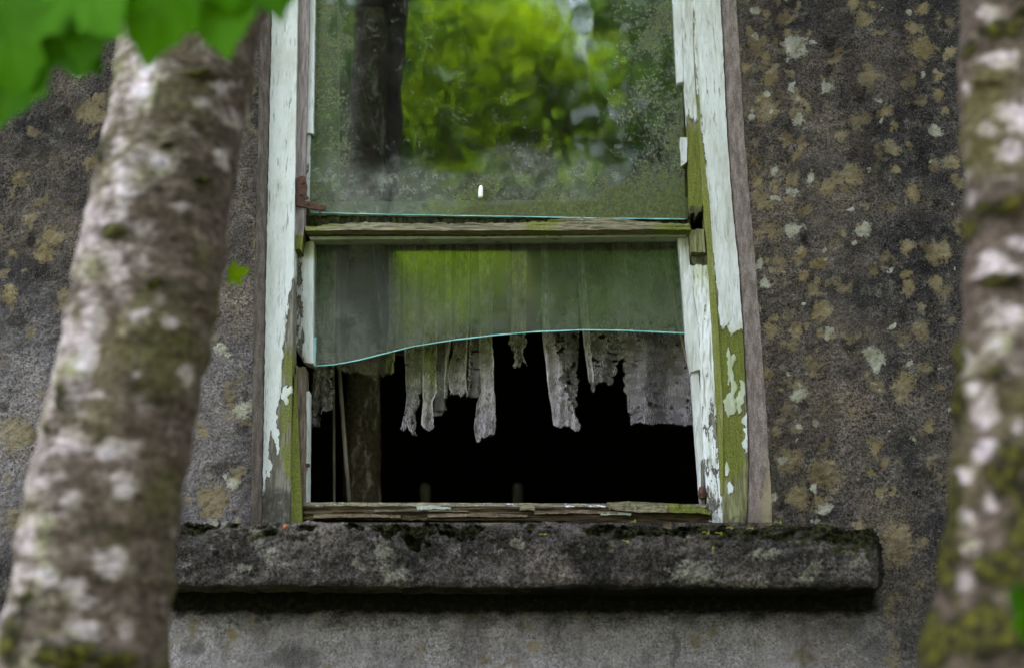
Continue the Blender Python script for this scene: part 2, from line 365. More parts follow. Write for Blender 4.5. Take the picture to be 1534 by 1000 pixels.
def m_glass(name, refl=1.68, milky=(.36, .37, .33), alg=(.09, .105, .02), rough=.022):
    """old sheet glass: clear and reflective, with a film of dust and algae. mask: R dust, G algae"""
    k = NT(name); R, G, B = k.attr('mask')
    wv = k.bump(k.noise(9, 2, .4, k.coord((1, 1, .6))), .0016, .5)
    fr = k.n('ShaderNodeFresnel'); fr.inputs['IOR'].default_value = refl
    gl = k.n('ShaderNodeBsdfGlossy'); gl.inputs['Roughness'].default_value = rough; gl.inputs[0].default_value = (1, 1, 1, 1); k.l(wv, gl.inputs['Normal'])
    tr = k.n('ShaderNodeBsdfTransparent'); tr.inputs[0].default_value = (.93, .97, .95, 1)
    m1 = k.n('ShaderNodeMixShader'); k.l(fr.outputs[0], m1.inputs[0]); k.l(tr.outputs[0], m1.inputs[1]); k.l(gl.outputs[0], m1.inputs[2])
    sp = k.noise(150, 5, .8); cl = k.noise(20, 5, .7); web = k.voro(55, 'DISTANCE_TO_EDGE')
    a = k.step(k.math('ADD', k.math('MULTIPLY', G, 1.15), k.math('ADD', k.math('MULTIPLY', k.math('SUBTRACT', sp, .5), 1.7), k.math('MULTIPLY', k.math('SUBTRACT', cl, .5), 1.4))), .35, .85, 0, .85)
    dust = k.math('MULTIPLY', R, k.math('MULTIPLY', k.step(sp, .3, .7, .4, 1.4), k.step(k.noise(34, 6, .75), .32, .7, .35, 1.45)), clamp=True)
    speck = k.math('MULTIPLY', k.step(k.noise(330, 2), .68, .73, 0, .6), k.math('ADD', R, .05), clamp=True)
    fac = k.math('MAXIMUM', k.math('MAXIMUM', a, dust), speck)
    fc = k.mix(a, milky, k.mix(k.step(sp, .4, .65), tuple(c * .5 for c in alg), tuple(c * 1.7 for c in alg)))
    d = k.n('ShaderNodeBsdfDiffuse'); k.l(fc, d.inputs[0])
    t = k.n('ShaderNodeBsdfTranslucent'); k.l(fc, t.inputs[0])
    m2 = k.n('ShaderNodeMixShader'); m2.inputs[0].default_value = .3; k.l(d.outputs[0], m2.inputs[1]); k.l(t.outputs[0], m2.inputs[2])
    m3 = k.n('ShaderNodeMixShader'); k.l(fac, m3.inputs[0]); k.l(m1.outputs[0], m3.inputs[1]); k.l(m2.outputs[0], m3.inputs[2])
    return k.done(m3.outputs[0])
def m_net(name, col=(.58, .51, .54), dens=.6):
    k = NT(name); R, G, B = k.attr('mask')
    weave = k.noise(620, 2, .6, k.coord((1, 1, .12))); cl = k.noise(38, 4, .7)
    c = k.mix(k.step(cl, .38, .68), col, tuple(v * .84 for v in col))
    c = k.mix(G, c, (.34, .37, .12))
    c = k.mix(k.step(R, .1, 1.2), c, (.58, .54, .56))
    d = k.n('ShaderNodeBsdfDiffuse'); k.l(c, d.inputs[0]); t = k.n('ShaderNodeBsdfTranslucent'); k.l(c, t.inputs[0])
    m = k.n('ShaderNodeMixShader'); m.inputs[0].default_value = .35; k.l(d.outputs[0], m.inputs[1]); k.l(t.outputs[0], m.inputs[2])
    tr = k.n('ShaderNodeBsdfTransparent')
    op = k.math('MULTIPLY', k.step(weave, .32, .68, .55, 1.25), k.math('ADD', k.math('ADD', k.math('MULTIPLY', B, .85), .12), k.math('MULTIPLY', R, .5)), clamp=True)
    op = k.math('MULTIPLY', op, k.step(cl, .3, .7, 1.0, .6), clamp=True)
    m3 = k.n('ShaderNodeMixShader'); k.l(op, m3.inputs[0]); k.l(tr.outputs[0], m3.inputs[1]); k.l(m.outputs[0], m3.inputs[2])
    return k.done(m3.outputs[0])
def m_simple(name, c1, c2, sc=40, rough=.85, bump=.002, co=(1, 1, 1), spec=.25, **kw):
    k = NT(name); n = k.noise(sc, 4, .65, k.coord(co))
    return k.done(k.princ(k.mix(k.step(n, .35, .65), c1, c2), rough, k.bump(n, bump, .8), spec, **kw))

M = {}
M['wall'] = m_wall(); M['stone'] = m_stone(); M['reveal'] = m_plaster()
M['board'] = m_board('peeling_painted_board')
M['board_olive'] = m_board('mossy_bare_board', wood=((.10, .095, .045), (.24, .23, .12)))
M['board_brown'] = m_board('bare_brown_board', wood=((.075, .05, .036), (.18, .14, .115)))
M['board_mauve'] = m_board('bare_mauve_board', wood=((.14, .11, .115), (.30, .25, .25)))
M['rail'] = m_board('rotten_rail', vert=False, wood=((.08, .07, .04), (.24, .205, .135)))
M['rail_dark'] = m_board('rotten_and_shaded_rail', vert=False, wood=((.03, .021, .012), (.095, .064, .038)), algae=(.06, .062, .012))  # dark wood; on the meeting rail face it also paints shade
M['rail_pale'] = m_board('painted_rail', vert=False, paint=(.30, .33, .29))
M['rail_split'] = m_board('split_brown_rail', vert=False, wood=((.06, .04, .024), (.20, .15, .10)))
M['moss_shade'] = m_simple('black_moss_shade', (.0035, .0035, .002), (.03, .034, .006), 90, .95, .006)  # near-black moss colour with the shade of the rail gap in it
M['bark'] = m_bark('lichened_bark')
M['glass'] = m_glass('old_window_glass'); M['glass_dull'] = m_glass('weathered_dull_glass', rough=.085)
M['edge'] = m_simple('broken_glass_edge', (.22, .52, .55), (.36, .66, .68), 60, .2, .0005, spec=.6)
M['net'] = m_net('net_curtain')
M['rust'] = m_simple('rusty_iron', (.03, .018, .015), (.10, .04, .025), 120, .8, .002)
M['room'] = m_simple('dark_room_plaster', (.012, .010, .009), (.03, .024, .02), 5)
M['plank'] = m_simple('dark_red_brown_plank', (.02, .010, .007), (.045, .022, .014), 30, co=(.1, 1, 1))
M['roof'] = m_simple('roof_slate', (.05, .05, .06), (.10, .10, .11), 8)
M['sticks'] = m_simple('grey_dry_wood', (.10, .085, .07), (.22, .19, .16), 60, co=(1, 1, .2))

# ------------------------------------------------------------------ ground
n = 121
gx = np.linspace(-1, 1, n); gx = np.sign(gx) * np.abs(gx) ** 2.2 * 400
X, Yg = np.meshgrid(gx, gx); Z = (fbm(X / 1.3, Yg / 1.3, 3) - .5) * .12 * np.exp(-(X ** 2 + Yg ** 2) / 900)
k = NT('leaf_litter_and_grass'); nn = k.noise(1.2, 5); n2 = k.noise(30, 4, .7)
c = k.mix(k.step(nn, .4, .62), (.045, .07, .018), (.06, .045, .028)); c = k.mix(k.step(n2, .5, .7, 0, .6), c, (.10, .12, .03))
M['ground'] = k.done(k.princ(c, .95, k.bump(n2, .02, .8), .1))
tag(mesh_obj('ground', np.stack([X, Yg, Z - .06], -1).reshape(-1, 3), grid_faces(n, n), M['ground']), 'grassy ground strewn with old leaves in front of the house', kind='structure')

# ------------------------------------------------------------------ house
house = empty('old_house'); tag(house, 'abandoned house with lichen covered roughcast wall and one decayed sash window', 'house')
RV_L = [(396, -260), (391, 0), (384, 300), (379, 500), (376, 782)]
RV_R = [(1086, -260), (1103, 0), (1115, 200), (1123, 300), (1132, 400), (1140, 500), (1147, 600), (1153, 700), (1157, 782)]
TAN_R1 = [(105,135,30),(90,100,18),(75,205,17),(130,45,15),(195,50,28),(430,60,28),(600,145,42),(580,85,25),(605,30,20),(435,235,25),(560,245,24),(645,230,18),(655,285,20),(675,330,15),(140,325,33),(125,300,25),(225,345,22),(410,370,25),(495,335,23),(190,412,25),(220,470,14),(102,487,18),(515,445,27),(108,545,20),(163,560,18),(215,535,25),(320,555,30),(350,530,25),(395,530,35),(520,510,15),(640,495,20),(690,490,28),(578,577,25),(250,628,25),(555,735,28),(640,765,36),(670,750,30),(620,740,20),(238,755,20),(250,830,22),(278,873,25),(300,932,32),(560,865,27),(600,918,15),(600,980,25),(225,990,20),(155,245,16),(160,220,14),(400,20,18),(690,70,16),(570,440,14),(130,780,14)]
TAN_R2 = [(225,15,22),(272,88,28),(548,160,36,54),(605,10,20),(205,375,40),(315,425,57),(465,345,25),(625,270,22),(517,470,13),(660,160,14),(230,490,34),(130,120,26),(300,510,30)]
PAL_R1 = [(222,140,38),(105,32,20),(210,270,16),(316,258,22),(230,362,20),(645,393,18),(95,352,15),(158,518,15),(268,530,14),(215,577,17),(215,690,26),(425,690,26),(390,728,11),(330,990,15),(150,340,9),(470,300,8),(130,845,18),(110,790,14),(480,358,5)]
PAL_R2 = [(240,178,25),(460,72,34),(562,80,11),(275,458,12),(580,310,14),(235,270,10),(320,5,10),(160,490,14),(310,520,30,16)]
DRK_R1 = [(325,130,26),(325,205,22),(565,310,20),(390,470,26),(545,945,22),(250,720,20),(640,610,18),(420,300,20)]
DRK_R2 = [(590,480,20),(240,205,18),(180,515,24),(395,30,36)]
TAN_L1 = [(270,340,45),(160,710,34),(90,660,22),(25,885,32),(195,885,28),(130,760,30),(60,540,26),(280,490,30),(300,300,22)]
TAN_L2 = [(640,500,55),(40,300,55),(90,300,25),(40,555,40),(680,150,13),(700,440,26),(700,220,12),(610,290,18)]
PAL_L2 = [(728,225,27),(690,440,24),(670,50,22),(630,560,26,12),(660,35,20)]
DRK_L1 = [(55,960,34),(195,340,26),(125,810,42),(90,720,20)]
DRK_L2 = [(665,405,42),(690,195,28),(740,180,15),(725,280,30),(15,215,22)]
def cv(l, x, y, s): return [(x + q[0] * s, y + q[1] * s) + tuple(v * s for v in q[2:]) for q in l]
TAN = cv(TAN_R1, 1080, 0, .5) + cv(TAN_R2, 1080, 500, .5) + cv(TAN_L1, 0, 0, .5) + cv(TAN_L2, 0, 500, .5) + [(1345, 815, 26, 40), (383, 350, 6), (383, 383, 5), (800, 965, 12), (345, 950, 8)]
PAL = cv(PAL_R1, 1080, 0, .5) + cv(PAL_R2, 1080, 500, .5) + cv(PAL_L2, 0, 500, .5) + [(365, 612, 12)]
DRK = cv(DRK_R1, 1080, 0, .5) + cv(DRK_R2, 1080, 500, .5) + cv(DRK_L1, 0, 0, .5) + cv(DRK_L2, 0, 500, .5) + [(1012, 970, 5, 50), (440, 985, 50, 22), (290, 970, 20, 14)]
r2 = np.random.default_rng(3)
for _ in range(60):
    y = r2.uniform(-60, 770); x = 1118 + (y / 780) * 40 + abs(r2.normal(0, 75)); TAN.append((x, y, r2.uniform(3, 9) * (1.6 if r2.random() < .15 else 1)))
for _ in range(26): TAN.append((r2.uniform(1120, 1440), r2.uniform(-40, 960), r2.uniform(3, 11)))
for _ in range(40): PAL.append((r2.uniform(1110, 1440), r2.uniform(-40, 800), r2.uniform(2, 6)))
for _ in range(24): (TAN if r2.random() < .75 else PAL).append((r2.uniform(-40, 385), r2.uniform(-40, 800), r2.uniform(3, 10)))
for _ in range(90):                                   # the same lichens go on beyond the view
    x, y = r2.uniform(-700, 2200), r2.uniform(-700, 1500)
    if not (-20 < x < 1554 and -20 < y < 1020): (TAN if r2.random() < .7 else PAL).append((x, y, r2.uniform(8, 22)))
def wall_disp(P):
    x, z = P[..., 0] * 1000, P[..., 2] * 1000
    return (fbm(x / 7, z / 7, 2, 1) - .5) * .007 + (fbm(x / 40, z / 40, 3, 2) - .5) * .007
WV, WF, WA, WT = [], [], [], []; woff = 0
def wall_patch(px, py, Y=0.0):
    global woff
    P = unproj(px, py, np.full(px.shape, Y)); P[..., 1] -= wall_disp(P)
    nr, nc = px.shape
    WV.append(P.reshape(-1, 3)); WF.append(grid_faces(nr, nc, woff)[:, ::-1]); woff += nr * nc
    a = np.stack([spots(px, py, TAN, s=1), spots(px, py, PAL, s=2), spots(px, py, DRK, s=3)], -1)
    WA.append(a.reshape(-1, 3))
    moss = sm(866, 884, py) * sm(942, 896, py) * sm(225, 275, px) * sm(1335, 1290, px)  # moss stain, blackened and widened to paint the sill's shade as well
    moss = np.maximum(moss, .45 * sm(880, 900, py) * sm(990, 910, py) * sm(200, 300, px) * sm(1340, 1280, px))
    grey = 1.0 * sm(905, 945, py) * sm(1420, 1150, px) + .35 * sm(470, 250, px) * sm(350, 600, py) * sm(880, 770, py)
    grey = grey * (.45 + .8 * fbm(px / 90, py / 60, 3, 4))
    edge = sm(75, 10, np.abs(px - np.interp(py, [q[1] for q in RV_R], [q[0] for q in RV_R]) - 12)) * .55 * fbm(px / 20, py / 50, 3, 6) + .9 * sm(60, 0, np.abs(px - 1330)) * sm(70, 10, np.abs(py - 775)) * fbm(px / 20, py / 20, 3, 7)
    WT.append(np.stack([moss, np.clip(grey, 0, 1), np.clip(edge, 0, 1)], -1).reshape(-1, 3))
def rowsgrid(La, Ra, y0, y1, step):
    nr = int((y1 - y0) / step) + 1; ys = np.linspace(y0, y1, nr)
    f = lambda L: np.interp(ys, [q[1] for q in L], [q[0] for q in L]) if isinstance(L, list) else np.full(nr, float(L))
    a, b = f(La), f(Ra); nc = int(np.max(np.abs(b - a)) / step) + 1
    s = np.linspace(0, 1, nc)[None]
    return a[:, None] * (1 - s) + b[:, None] * s, np.repeat(ys[:, None], nc, 1)
ST = 2.4
wall_patch(*rowsgrid(-80, RV_L, -80, 782, ST)); wall_patch(*rowsgrid(RV_R, 1640, -80, 782, ST)); wall_patch(*rowsgrid(-80, 1640, 782, 1080, ST))
wall_patch(*rowsgrid(-2400, -80, -260, 1080, 24)); wall_patch(*rowsgrid(1640, 3900, -260, 1080, 24))
wall_patch(*rowsgrid(-80, RV_L, -260, -80, 12)); wall_patch(*rowsgrid(RV_R, 1640, -260, -80, 12))
wall_patch(*rowsgrid(-2400, 3900, -2050, -260, 30)); wall_patch(*rowsgrid(-2400, 3900, 1080, 2650, 30))
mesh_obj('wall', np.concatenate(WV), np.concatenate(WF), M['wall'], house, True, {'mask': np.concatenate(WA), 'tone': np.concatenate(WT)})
# rest of the building: rear faces, roof, room
xl, xr = float(at(-2400, 500, 0)[0]), float(at(3900, 500, 0)[0])
ox0, ox1 = float(at(384, 300, 0)[0]), float(at(1123, 300, 0)[0]); oz0, oz1 = float(at(767, 775, 0)[2]), float(at(767, -260, 0)[2])
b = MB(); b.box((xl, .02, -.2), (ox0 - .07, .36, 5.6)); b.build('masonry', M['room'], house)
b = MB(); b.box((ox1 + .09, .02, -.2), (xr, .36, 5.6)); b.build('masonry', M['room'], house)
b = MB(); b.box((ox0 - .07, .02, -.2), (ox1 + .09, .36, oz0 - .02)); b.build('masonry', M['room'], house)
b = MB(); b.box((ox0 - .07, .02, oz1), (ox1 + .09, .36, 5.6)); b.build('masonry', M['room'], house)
for x0, x1 in ((xl + .03, xl + .3), (xr - .3, xr - .03)): MB().box((x0, .361, -.2), (x1, 6.0, 5.6)).build('side_wall', M['wall'], house)
MB().box((xl + .03, 6.001, -.2), (xr - .03, 6.3, 5.6)).build('rear_wall', M['wall'], house)
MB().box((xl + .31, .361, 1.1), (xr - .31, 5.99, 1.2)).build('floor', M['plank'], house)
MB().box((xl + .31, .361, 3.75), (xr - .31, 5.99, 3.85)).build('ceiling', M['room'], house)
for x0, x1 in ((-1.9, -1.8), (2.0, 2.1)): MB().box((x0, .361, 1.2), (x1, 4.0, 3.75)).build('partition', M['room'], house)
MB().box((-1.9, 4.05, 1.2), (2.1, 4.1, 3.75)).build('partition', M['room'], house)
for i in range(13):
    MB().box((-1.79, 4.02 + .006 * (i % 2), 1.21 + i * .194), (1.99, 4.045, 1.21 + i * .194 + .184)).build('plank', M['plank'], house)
rf = [(xl - .2, -.35, 5.5), (xr + .2, -.35, 5.5), (xr + .2, 3.15, 7.6), (xl - .2, 3.15, 7.6), (xl - .2, 6.65, 5.5), (xr + .2, 6.65, 5.5),
      (xl - .2, -.35, 5.62), (xr + .2, -.35, 5.62), (xr + .2, 3.15, 7.74), (xl - .2, 3.15, 7.74), (xl - .2, 6.65, 5.62), (xr + .2, 6.65, 5.62)]
mesh_obj('roof', rf, [(3, 2, 1, 0), (4, 5, 2, 3), (6, 7, 8, 9), (9, 8, 11, 10), (0, 1, 7, 6), (5, 4, 10, 11), (0, 6, 9, 3), (3, 9, 10, 4), (2, 8, 7, 1), (5, 11, 8, 2)], M['roof'], house, False)

# ---- reveals
def f_rev(px, py): return np.stack([.75 * sm(600, 760, py) * sm(1120, 1155, px), .6 * sm(700, 780, py), 0 * px], -1)
sheet('plaster_reveal', house, RV_L, [(412, -260), (408, 0), (399, 400), (393, 782)], (-.001, .045), .06, M['reveal'], 2.2, (1.0, .5), disp=lambda x, y: (fbm(x / 4, y / 14, 3) - .5) * .003, field=f_rev)
LIN_R = [(1064, -260), (1079, 0), (1089, 200), (1096, 300), (1106, 400), (1113, 500), (1118, 600), (1121, 700), (1118, 782)]
sheet('plaster_reveal', house, LIN_R, RV_R, (.045, -.001), .06, M['reveal'], 2.2, (.5, 1.0), disp=lambda x, y: (fbm(x / 4, y / 14, 3, 5) - .5) * .003, field=f_rev)

# ---- sill
TAN_S = [(1040, 855, 40, 26), (1150, 827, 30, 9), (1225, 850, 14), (1290, 838, 16), (1258, 818, 12), (870, 818, 8), (915, 815, 10)]
PAL_S = [(575, 825, 18, 22), (590, 860, 22, 16), (322, 783, 18, 6), (1205, 865, 16, 10), (1130, 829, 6), (400, 830, 12, 16), (365, 850, 16, 8), (385, 800, 14, 20), (1195, 812, 5), (775, 815, 8, 12), (535, 845, 10)]
def chips(px, py):
    c = sm(.45, .75, fbm(px / 34, py / 18, 4, 8)) * sm(822, 782, py)
    wx_ = px + (fbm(px / 12, py / 12, 3, 21) - .5) * 40; wy_ = py + (fbm(px / 12, py / 12, 3, 22) - .5) * 34
    c = np.maximum(c, sm(1, .5, np.abs((wx_ - 628) / 40) + np.abs((wy_ - 796) / 40)))
    c = np.maximum(c, sm(1, .5, np.abs((wx_ - 690) / 46) + np.abs((wy_ - 788) / 20)))
    c = np.maximum(c, sm(1, .6, np.abs((wx_ - 985) / 78) + np.abs((wy_ - 785) / 24)))
    c = np.maximum(c, sm(1, .6, np.abs((wx_ - 560) / 60) + np.abs((wy_ - 783) / 20)))
    return c
def sill_disp(px, py):
    d = (fbm(px / 9, py / 9, 4, 9) - .5) * .014 + (fbm(px / 60, py / 40, 3, 4) - .5) * .018
    d = d - chips(px, py) * .036 * (.5 + fbm(px / 7, py / 7, 3, 3)) - .03 * sm(794, 774, py) - .012 * sm(868, 884, py)
    return d - .05 * sm(1300, 1340, px)
def sill_field(px, py):
    g = spots(px, py, PAL_S, s=4) ; g = np.maximum(g, spots(px, py, TAN_S, s=3) * .8)
    m = .95 * chips(px, py) + .3 * sm(800, 786, py) + .42 * sm(860, 1100, px) * sm(830, 790, py) + .75 * sm(1160, 1300, px) * sm(870, 790, py) + .4 * sm(870, 884, py)
    d = .22 * sm(700, 900, px) * fbm(px / 60, py / 40, 3, 31) * 1.6 + .55 * sm(780, 880, px) * sm(1010, 900, px) * sm(790, 815, py) * .6 + .9 * sm(1314, 1328, px) + .9 * sm(872, 884, py)  # bottom edge and underside darkened to paint the shade beneath the sill
    return np.stack([m, g, d], -1)
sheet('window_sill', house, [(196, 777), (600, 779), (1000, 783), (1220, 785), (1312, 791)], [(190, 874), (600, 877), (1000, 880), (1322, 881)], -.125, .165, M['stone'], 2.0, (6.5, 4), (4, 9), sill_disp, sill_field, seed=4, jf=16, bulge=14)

# ---- window frame
frame = empty('window_frame', house)
def fld(paint, alg, grime=0):
    def f(px, py):
        ev = lambda q: (q(px, py) if callable(q) else np.full(px.shape, float(q)))
        return np.stack([ev(paint), ev(alg), ev(grime)], -1)
    return f
rough = lambda a, s=0: (lambda x, y: (fbm(x / 3.5, y / 16, 3, s) - .5) * a)
def pl_left(px, py):      # paint of the left lining
    lim = np.interp(py, [0, 380, 450, 520, 600, 640, 720, 782], [470, 450, 432, 425, 418, 406, 398, 385])
    v = .5 + (lim - px) / 22
    return np.clip(np.maximum(np.minimum(v, .84 + .5 * (fbm(px / 7, py / 45, 4, 17) - .5)), .2 + spots(px, py, [(412, 640, 7, 34), (402, 700, 6, 26), (430, 590, 7, 20), (415, 665, 5, 22)], s=2)), -.3, 1.15)
L_LIN = [(412, -260), (408, 0), (399, 400), (393, 782)]; L_LIN2 = [(448, -260), (446, 0), (440, 400), (434, 782)]
sheet('lining_board', frame, L_LIN, L_LIN2, .04, .06, M['board'], 1.8, (1.0, .4), disp=lambda x, y: (fbm(x / 3.5, y / 16, 3, 1) - .5) * .0015 + .0012 * sm(.45, .55, pl_left(x, y)),
      field=fld(pl_left, lambda x, y: .62 * sm(430, 560, y) * sm(405, 430, x) * sm(760, 690, y) + .22 * fbm(x / 8, y / 70, 3, 41), lambda x, y: .75 * sm(690, 760, y)))
def pl_right(px, py):
    v = np.interp(py, [0, 430, 470, 500, 530, 782], [1.2, 1.1, .75, .4, .08, -.2]) + 0 * px
    v = np.maximum(v, .3 + spots(px, py, [(1095, 565, 6, 42), (1108, 595, 7, 34), (1092, 605, 12, 22), (1100, 480, 12, 26), (1090, 535, 3, 14)], s=5))
    v = np.maximum(v, .2 + spots(px, py, [(1117, 650, 5, 50), (1092, 728, 6, 12), (1088, 700, 4, 16)], s=6))
    edge = np.interp(py, [0, 200, 300, 400, 500], [1040, 1051, 1062, 1069, 1076])
    v = np.minimum(v, .86 + .5 * (fbm(px / 7, py / 45, 4, 18) - .5))
    return v - .35 * sm(6, 0, px - edge) * sm(120, 200, py)
R_LIN = [(1030, -260), (1040, 0), (1050, 200), (1062, 300), (1069, 400), (1076, 500), (1082, 600), (1083, 700), (1084, 782)]
sheet('lining_board', frame, R_LIN, LIN_R, .04, .06, M['board_olive'], 1.8, (.4, 1.0), disp=lambda x, y: (fbm(x / 3.5, y / 16, 3, 2) - .5) * .0015 + .0012 * sm(.4, .55, pl_right(x, y)),
      field=fld(pl_right, lambda x, y: .85 * sm(440, 520, y) * sm(745, 690, y) * sm(1124, 1108, x) + .2 * fbm(x / 8, y / 70, 3, 42), lambda x, y: .5 * sm(735, 780, y)))
sheet('corner_bead', frame, [(1026, -260), (1036, 0), (1047, 200), (1053, 300), (1061, 400), (1067, 500), (1073, 600), (1078, 700), (1080, 740)], [(p[0] + .6, p[1]) for p in R_LIN[:-1]] + [(1083.5, 740)],
      (.05, .038), .05, M['board_olive'], 1.6, (.5, .3), disp=rough(.001, 4), field=fld(lambda x, y: .55 * sm(230, 120, y), lambda x, y: .72 + 0 * x))
sheet('parting_bead', frame, [(448, -260), (446, 0), (440, 345), (441, 372)], [(466, -260), (464, 0), (455, 345), (452, 374)], .052, .05, M['board_mauve'], 1.6, (.4, .7), (0, 5), rough(.0015, 3),
      fld(lambda x, y: .30 * sm(130, 90, np.abs(y - 100) + 60), lambda x, y: .95 * sm(345, 358, y), 0))
def board2(px, py): return np.interp(py, [-260, 0, 120, 170, 205, 320], [1.0, .95, .72, .6, .25, .0]) + 0 * px
sheet('parting_bead', frame, [(1008, -260), (1021, 0), (1025, 125), (1030, 200), (1033, 318)], [(1026, -260), (1036, 0), (1041, 125), (1047, 200), (1053, 300), (1054, 318)], .055, .05, M['board_olive'], 1.6, (.8, .5), (0, 16), rough(.003, 6),
      fld(board2, lambda x, y: .42 + .5 * sm(180, 210, y), lambda x, y: .8 * sm(296, 318, y)), seed=5)
sheet('stop_block', frame, [(1033, 343), (1035, 378)], [(1055, 342), (1057, 378)], .05, .05, M['board_olive'], 1.4, (1.5, 1), (4, 3), rough(.006, 7), fld(.3, .45, 0), seed=2)
sheet('stop_block', frame, [(1035, 378), (1038, 398)], [(1057, 378), (1060, 398)], .07, .05, M['board_olive'], 1.4, (1, 1), (0, 4), rough(.004, 8), fld(-.3, .5, .7), seed=3)
def crk(px, py): return .52 + .25 * (fbm(px / 6, py / 60, 3, 3) - .5) + .15 * sm(640, 560, py)
sheet('stop_board', frame, [(1034, 397), (1048, 500), (1050, 600), (1056, 700), (1062, 782)], [(1061, 397), (1067, 500), (1073, 600), (1080, 700), (1084, 782)], (.075, .06), .05, M['board'], 1.5, (1.2, .4), (3, 0), lambda x, y: (fbm(x / 3, y / 22, 4, 9) - .5) * .008,
      fld(crk, lambda x, y: .55 * sm(470, 410, y) + .25, lambda x, y: .35 * sm(690, 782, y) + .15), seed=6)
sheet('mossy_fillet', frame, [(441, 560), (438, 640), (434, 720), (431, 782)], [(443, 560), (447, 640), (450, 720), (453, 782)], (.05, .062), .05, M['board_olive'], 1.4, (.4, .8), (2, 0), rough(.004, 11), fld(-.5, 1.0, 0), seed=7)
sheet('stop_board', frame, [(443, 548), (447, 640), (450, 760)], [(457, 548), (458, 640), (457, 760)], .072, .05, M['board_brown'], 1.4, (.6, .8), (4, 0), rough(.004, 12), fld(lambda x, y: .35 * sm(600, 560, y), lambda x, y: .4 * sm(600, 560, y), .1), seed=8)

# ---- upper sash
upper = empty('upper_sash', house)
sheet('putty_bead', upper, [(466, -260), (464, 0), (460, 200)], [(474, -260), (472, 0), (469, 200)], .062, .03, M['board'], 1.4, (.3, .8), (0, 3), rough(.001, 13), fld(.95, .1, 0), seed=9)
sheet('putty_bead', upper, [(460.5, 202), (457, 305)], [(465, 202), (463, 305)], .068, .03, M['board'], 1.4, (.6, .8), (2, 3), rough(.002, 14), fld(.55, .45, .1), seed=10)
sheet('putty_bead', upper, [(995, -260), (1008, 0), (1014, 124)], [(1008, -260), (1020.5, 0), (1024, 124)], .06, .03, M['board'], 1.4, (.9, .8), (0, 2), rough(.0015, 15), fld(1.0, .1, 0), seed=11)
sheet('putty_bead', upper, [(1019, 206), (1021, 248)], [(1030, 206), (1029, 243)], .06, .03, M['board'], 1.4, (.9, .8), (1, 2), rough(.002, 16), fld(.62, .3, .1), seed=12)
sheet('stile', upper, [(1012, -260), (1019, 124), (1026, 318)], [(1020, -260), (1030, 124), (1036, 318)], .092, .04, M['board_olive'], 1.6, (.3, .6), (0, 3), rough(.003, 17), fld(.2, .5, .3), seed=13)
sheet('stile', upper, [(448, -260), (446, 345)], [(471, -260), (465, 318)], .095, .04, M['board_olive'], 1.6, (.3, .6), (0, 3), rough(.003, 18), fld(.2, .5, .3), seed=14)
sheet('bottom_rail', upper, [(462, 303), (760, 300), (1030, 296)], [(462, 329), (760, 331), (1030, 333)], .088, .035, M['rail_pale'], 1.6, (.5, 1), (0, 0), rough(.002, 19), fld(lambda x, y: .95 - .25 * sm(650, 760, x), lambda x, y: .38 + .4 * sm(640, 720, x) + .5 * sm(40, 15, np.abs(x - 535)), 0), seed=15)
sheet('rail_moss_shade', upper, [(458, 322), (760, 327), (1034, 328)], [(458, 340), (760, 341), (1034, 340)], .083, .02, M['moss_shade'], 1.6, (1, 1), (0, 0), rough(.01, 20), fld(-.5, lambda x, y: .6 * sm(640, 520, x) + .2, .95), seed=16)  # mossy strip coloured near black to paint the shade in the gap
sheet('meeting_rail', upper, [(457, 340), (500, 336), (550, 332.5), (600, 334), (740, 335), (800, 332), (860, 327), (920, 326), (960, 331), (1033, 336)], [(457, 345), (700, 345.5), (1035, 344)], (.055, .034), .05, M['rail'], 1.3, (2.4, .5), (1.5, 1), lambda x, y: (fbm(x / 40, y / 2.2, 4, 21) - .5) * .014, fld(.1, lambda x, y: .34 + .45 * sm(770, 800, x) * sm(845, 815, x) + .5 * sm(960, 1010, x) + .3 * sm(520, 470, x), .12), seed=17)
sheet('meeting_rail_face', upper, [(457, 345), (700, 346), (1035, 344.5)], [(459, 354), (700, 354), (1033, 351)], (.047, .066), .04, M['rail_dark'], 1.4, (.2, .5), (0, 0), rough(.003, 22), fld(-.4, .3, .75), seed=18)  # dark wood and mask paint the shade of this recessed underside
sheet('meeting_rail_lip', upper, [(463, 354.5), (700, 353), (1030, 350)], [(464, 359), (700, 357.5), (1028, 354)], .067, .04, M['rail_pale'], 1.4, (1.2, .8), (1, 1), rough(.002, 23), fld(.62, lambda x, y: .3 + .4 * sm(600, 480, x), .15), seed=19)
# rusty angle bracket
def extr(name, pts, Y, th, mat, parent):
    P = unproj(np.array([p[0] for p in pts], float), np.array([p[1] for p in pts], float), np.full(len(pts), Y)); n = len(pts)
    Q = P.copy(); Q[:, 1] += th
    o = mesh_obj(name, np.concatenate([P, Q]), [tuple(range(n)), tuple(range(2 * n - 1, n - 1, -1))] + [((i + 1) % n, i, n + i, n + (i + 1) % n) for i in range(n)], mat, parent, False)
    bv = o.modifiers.new('bevel', 'BEVEL'); bv.width = .001; bv.segments = 2
    return o
br = extr('corner_bracket', [(443, 268), (451, 263), (457, 264), (460, 280), (459, 290), (462, 297), (458, 299), (455, 294), (455, 300), (472, 304), (488, 308), (487, 315), (474, 314), (443, 308)], .044, .006, M['rust'], upper)
br['label'] = 'rusty iron angle bracket at the sash corner'
extr('nail', [(478, 313), (480, 313), (480, 325), (478, 325)], .05, .003, M['rust'], upper)
for cx, cy in ((454, 274), (450, 291), (461, 305)):
    p = at(cx, cy, .043); b = MB(); b.tube([p, p + np.array((0, -.0025, 0))], [.0042, .003], 10); b.build('screw', M['rust'], upper)

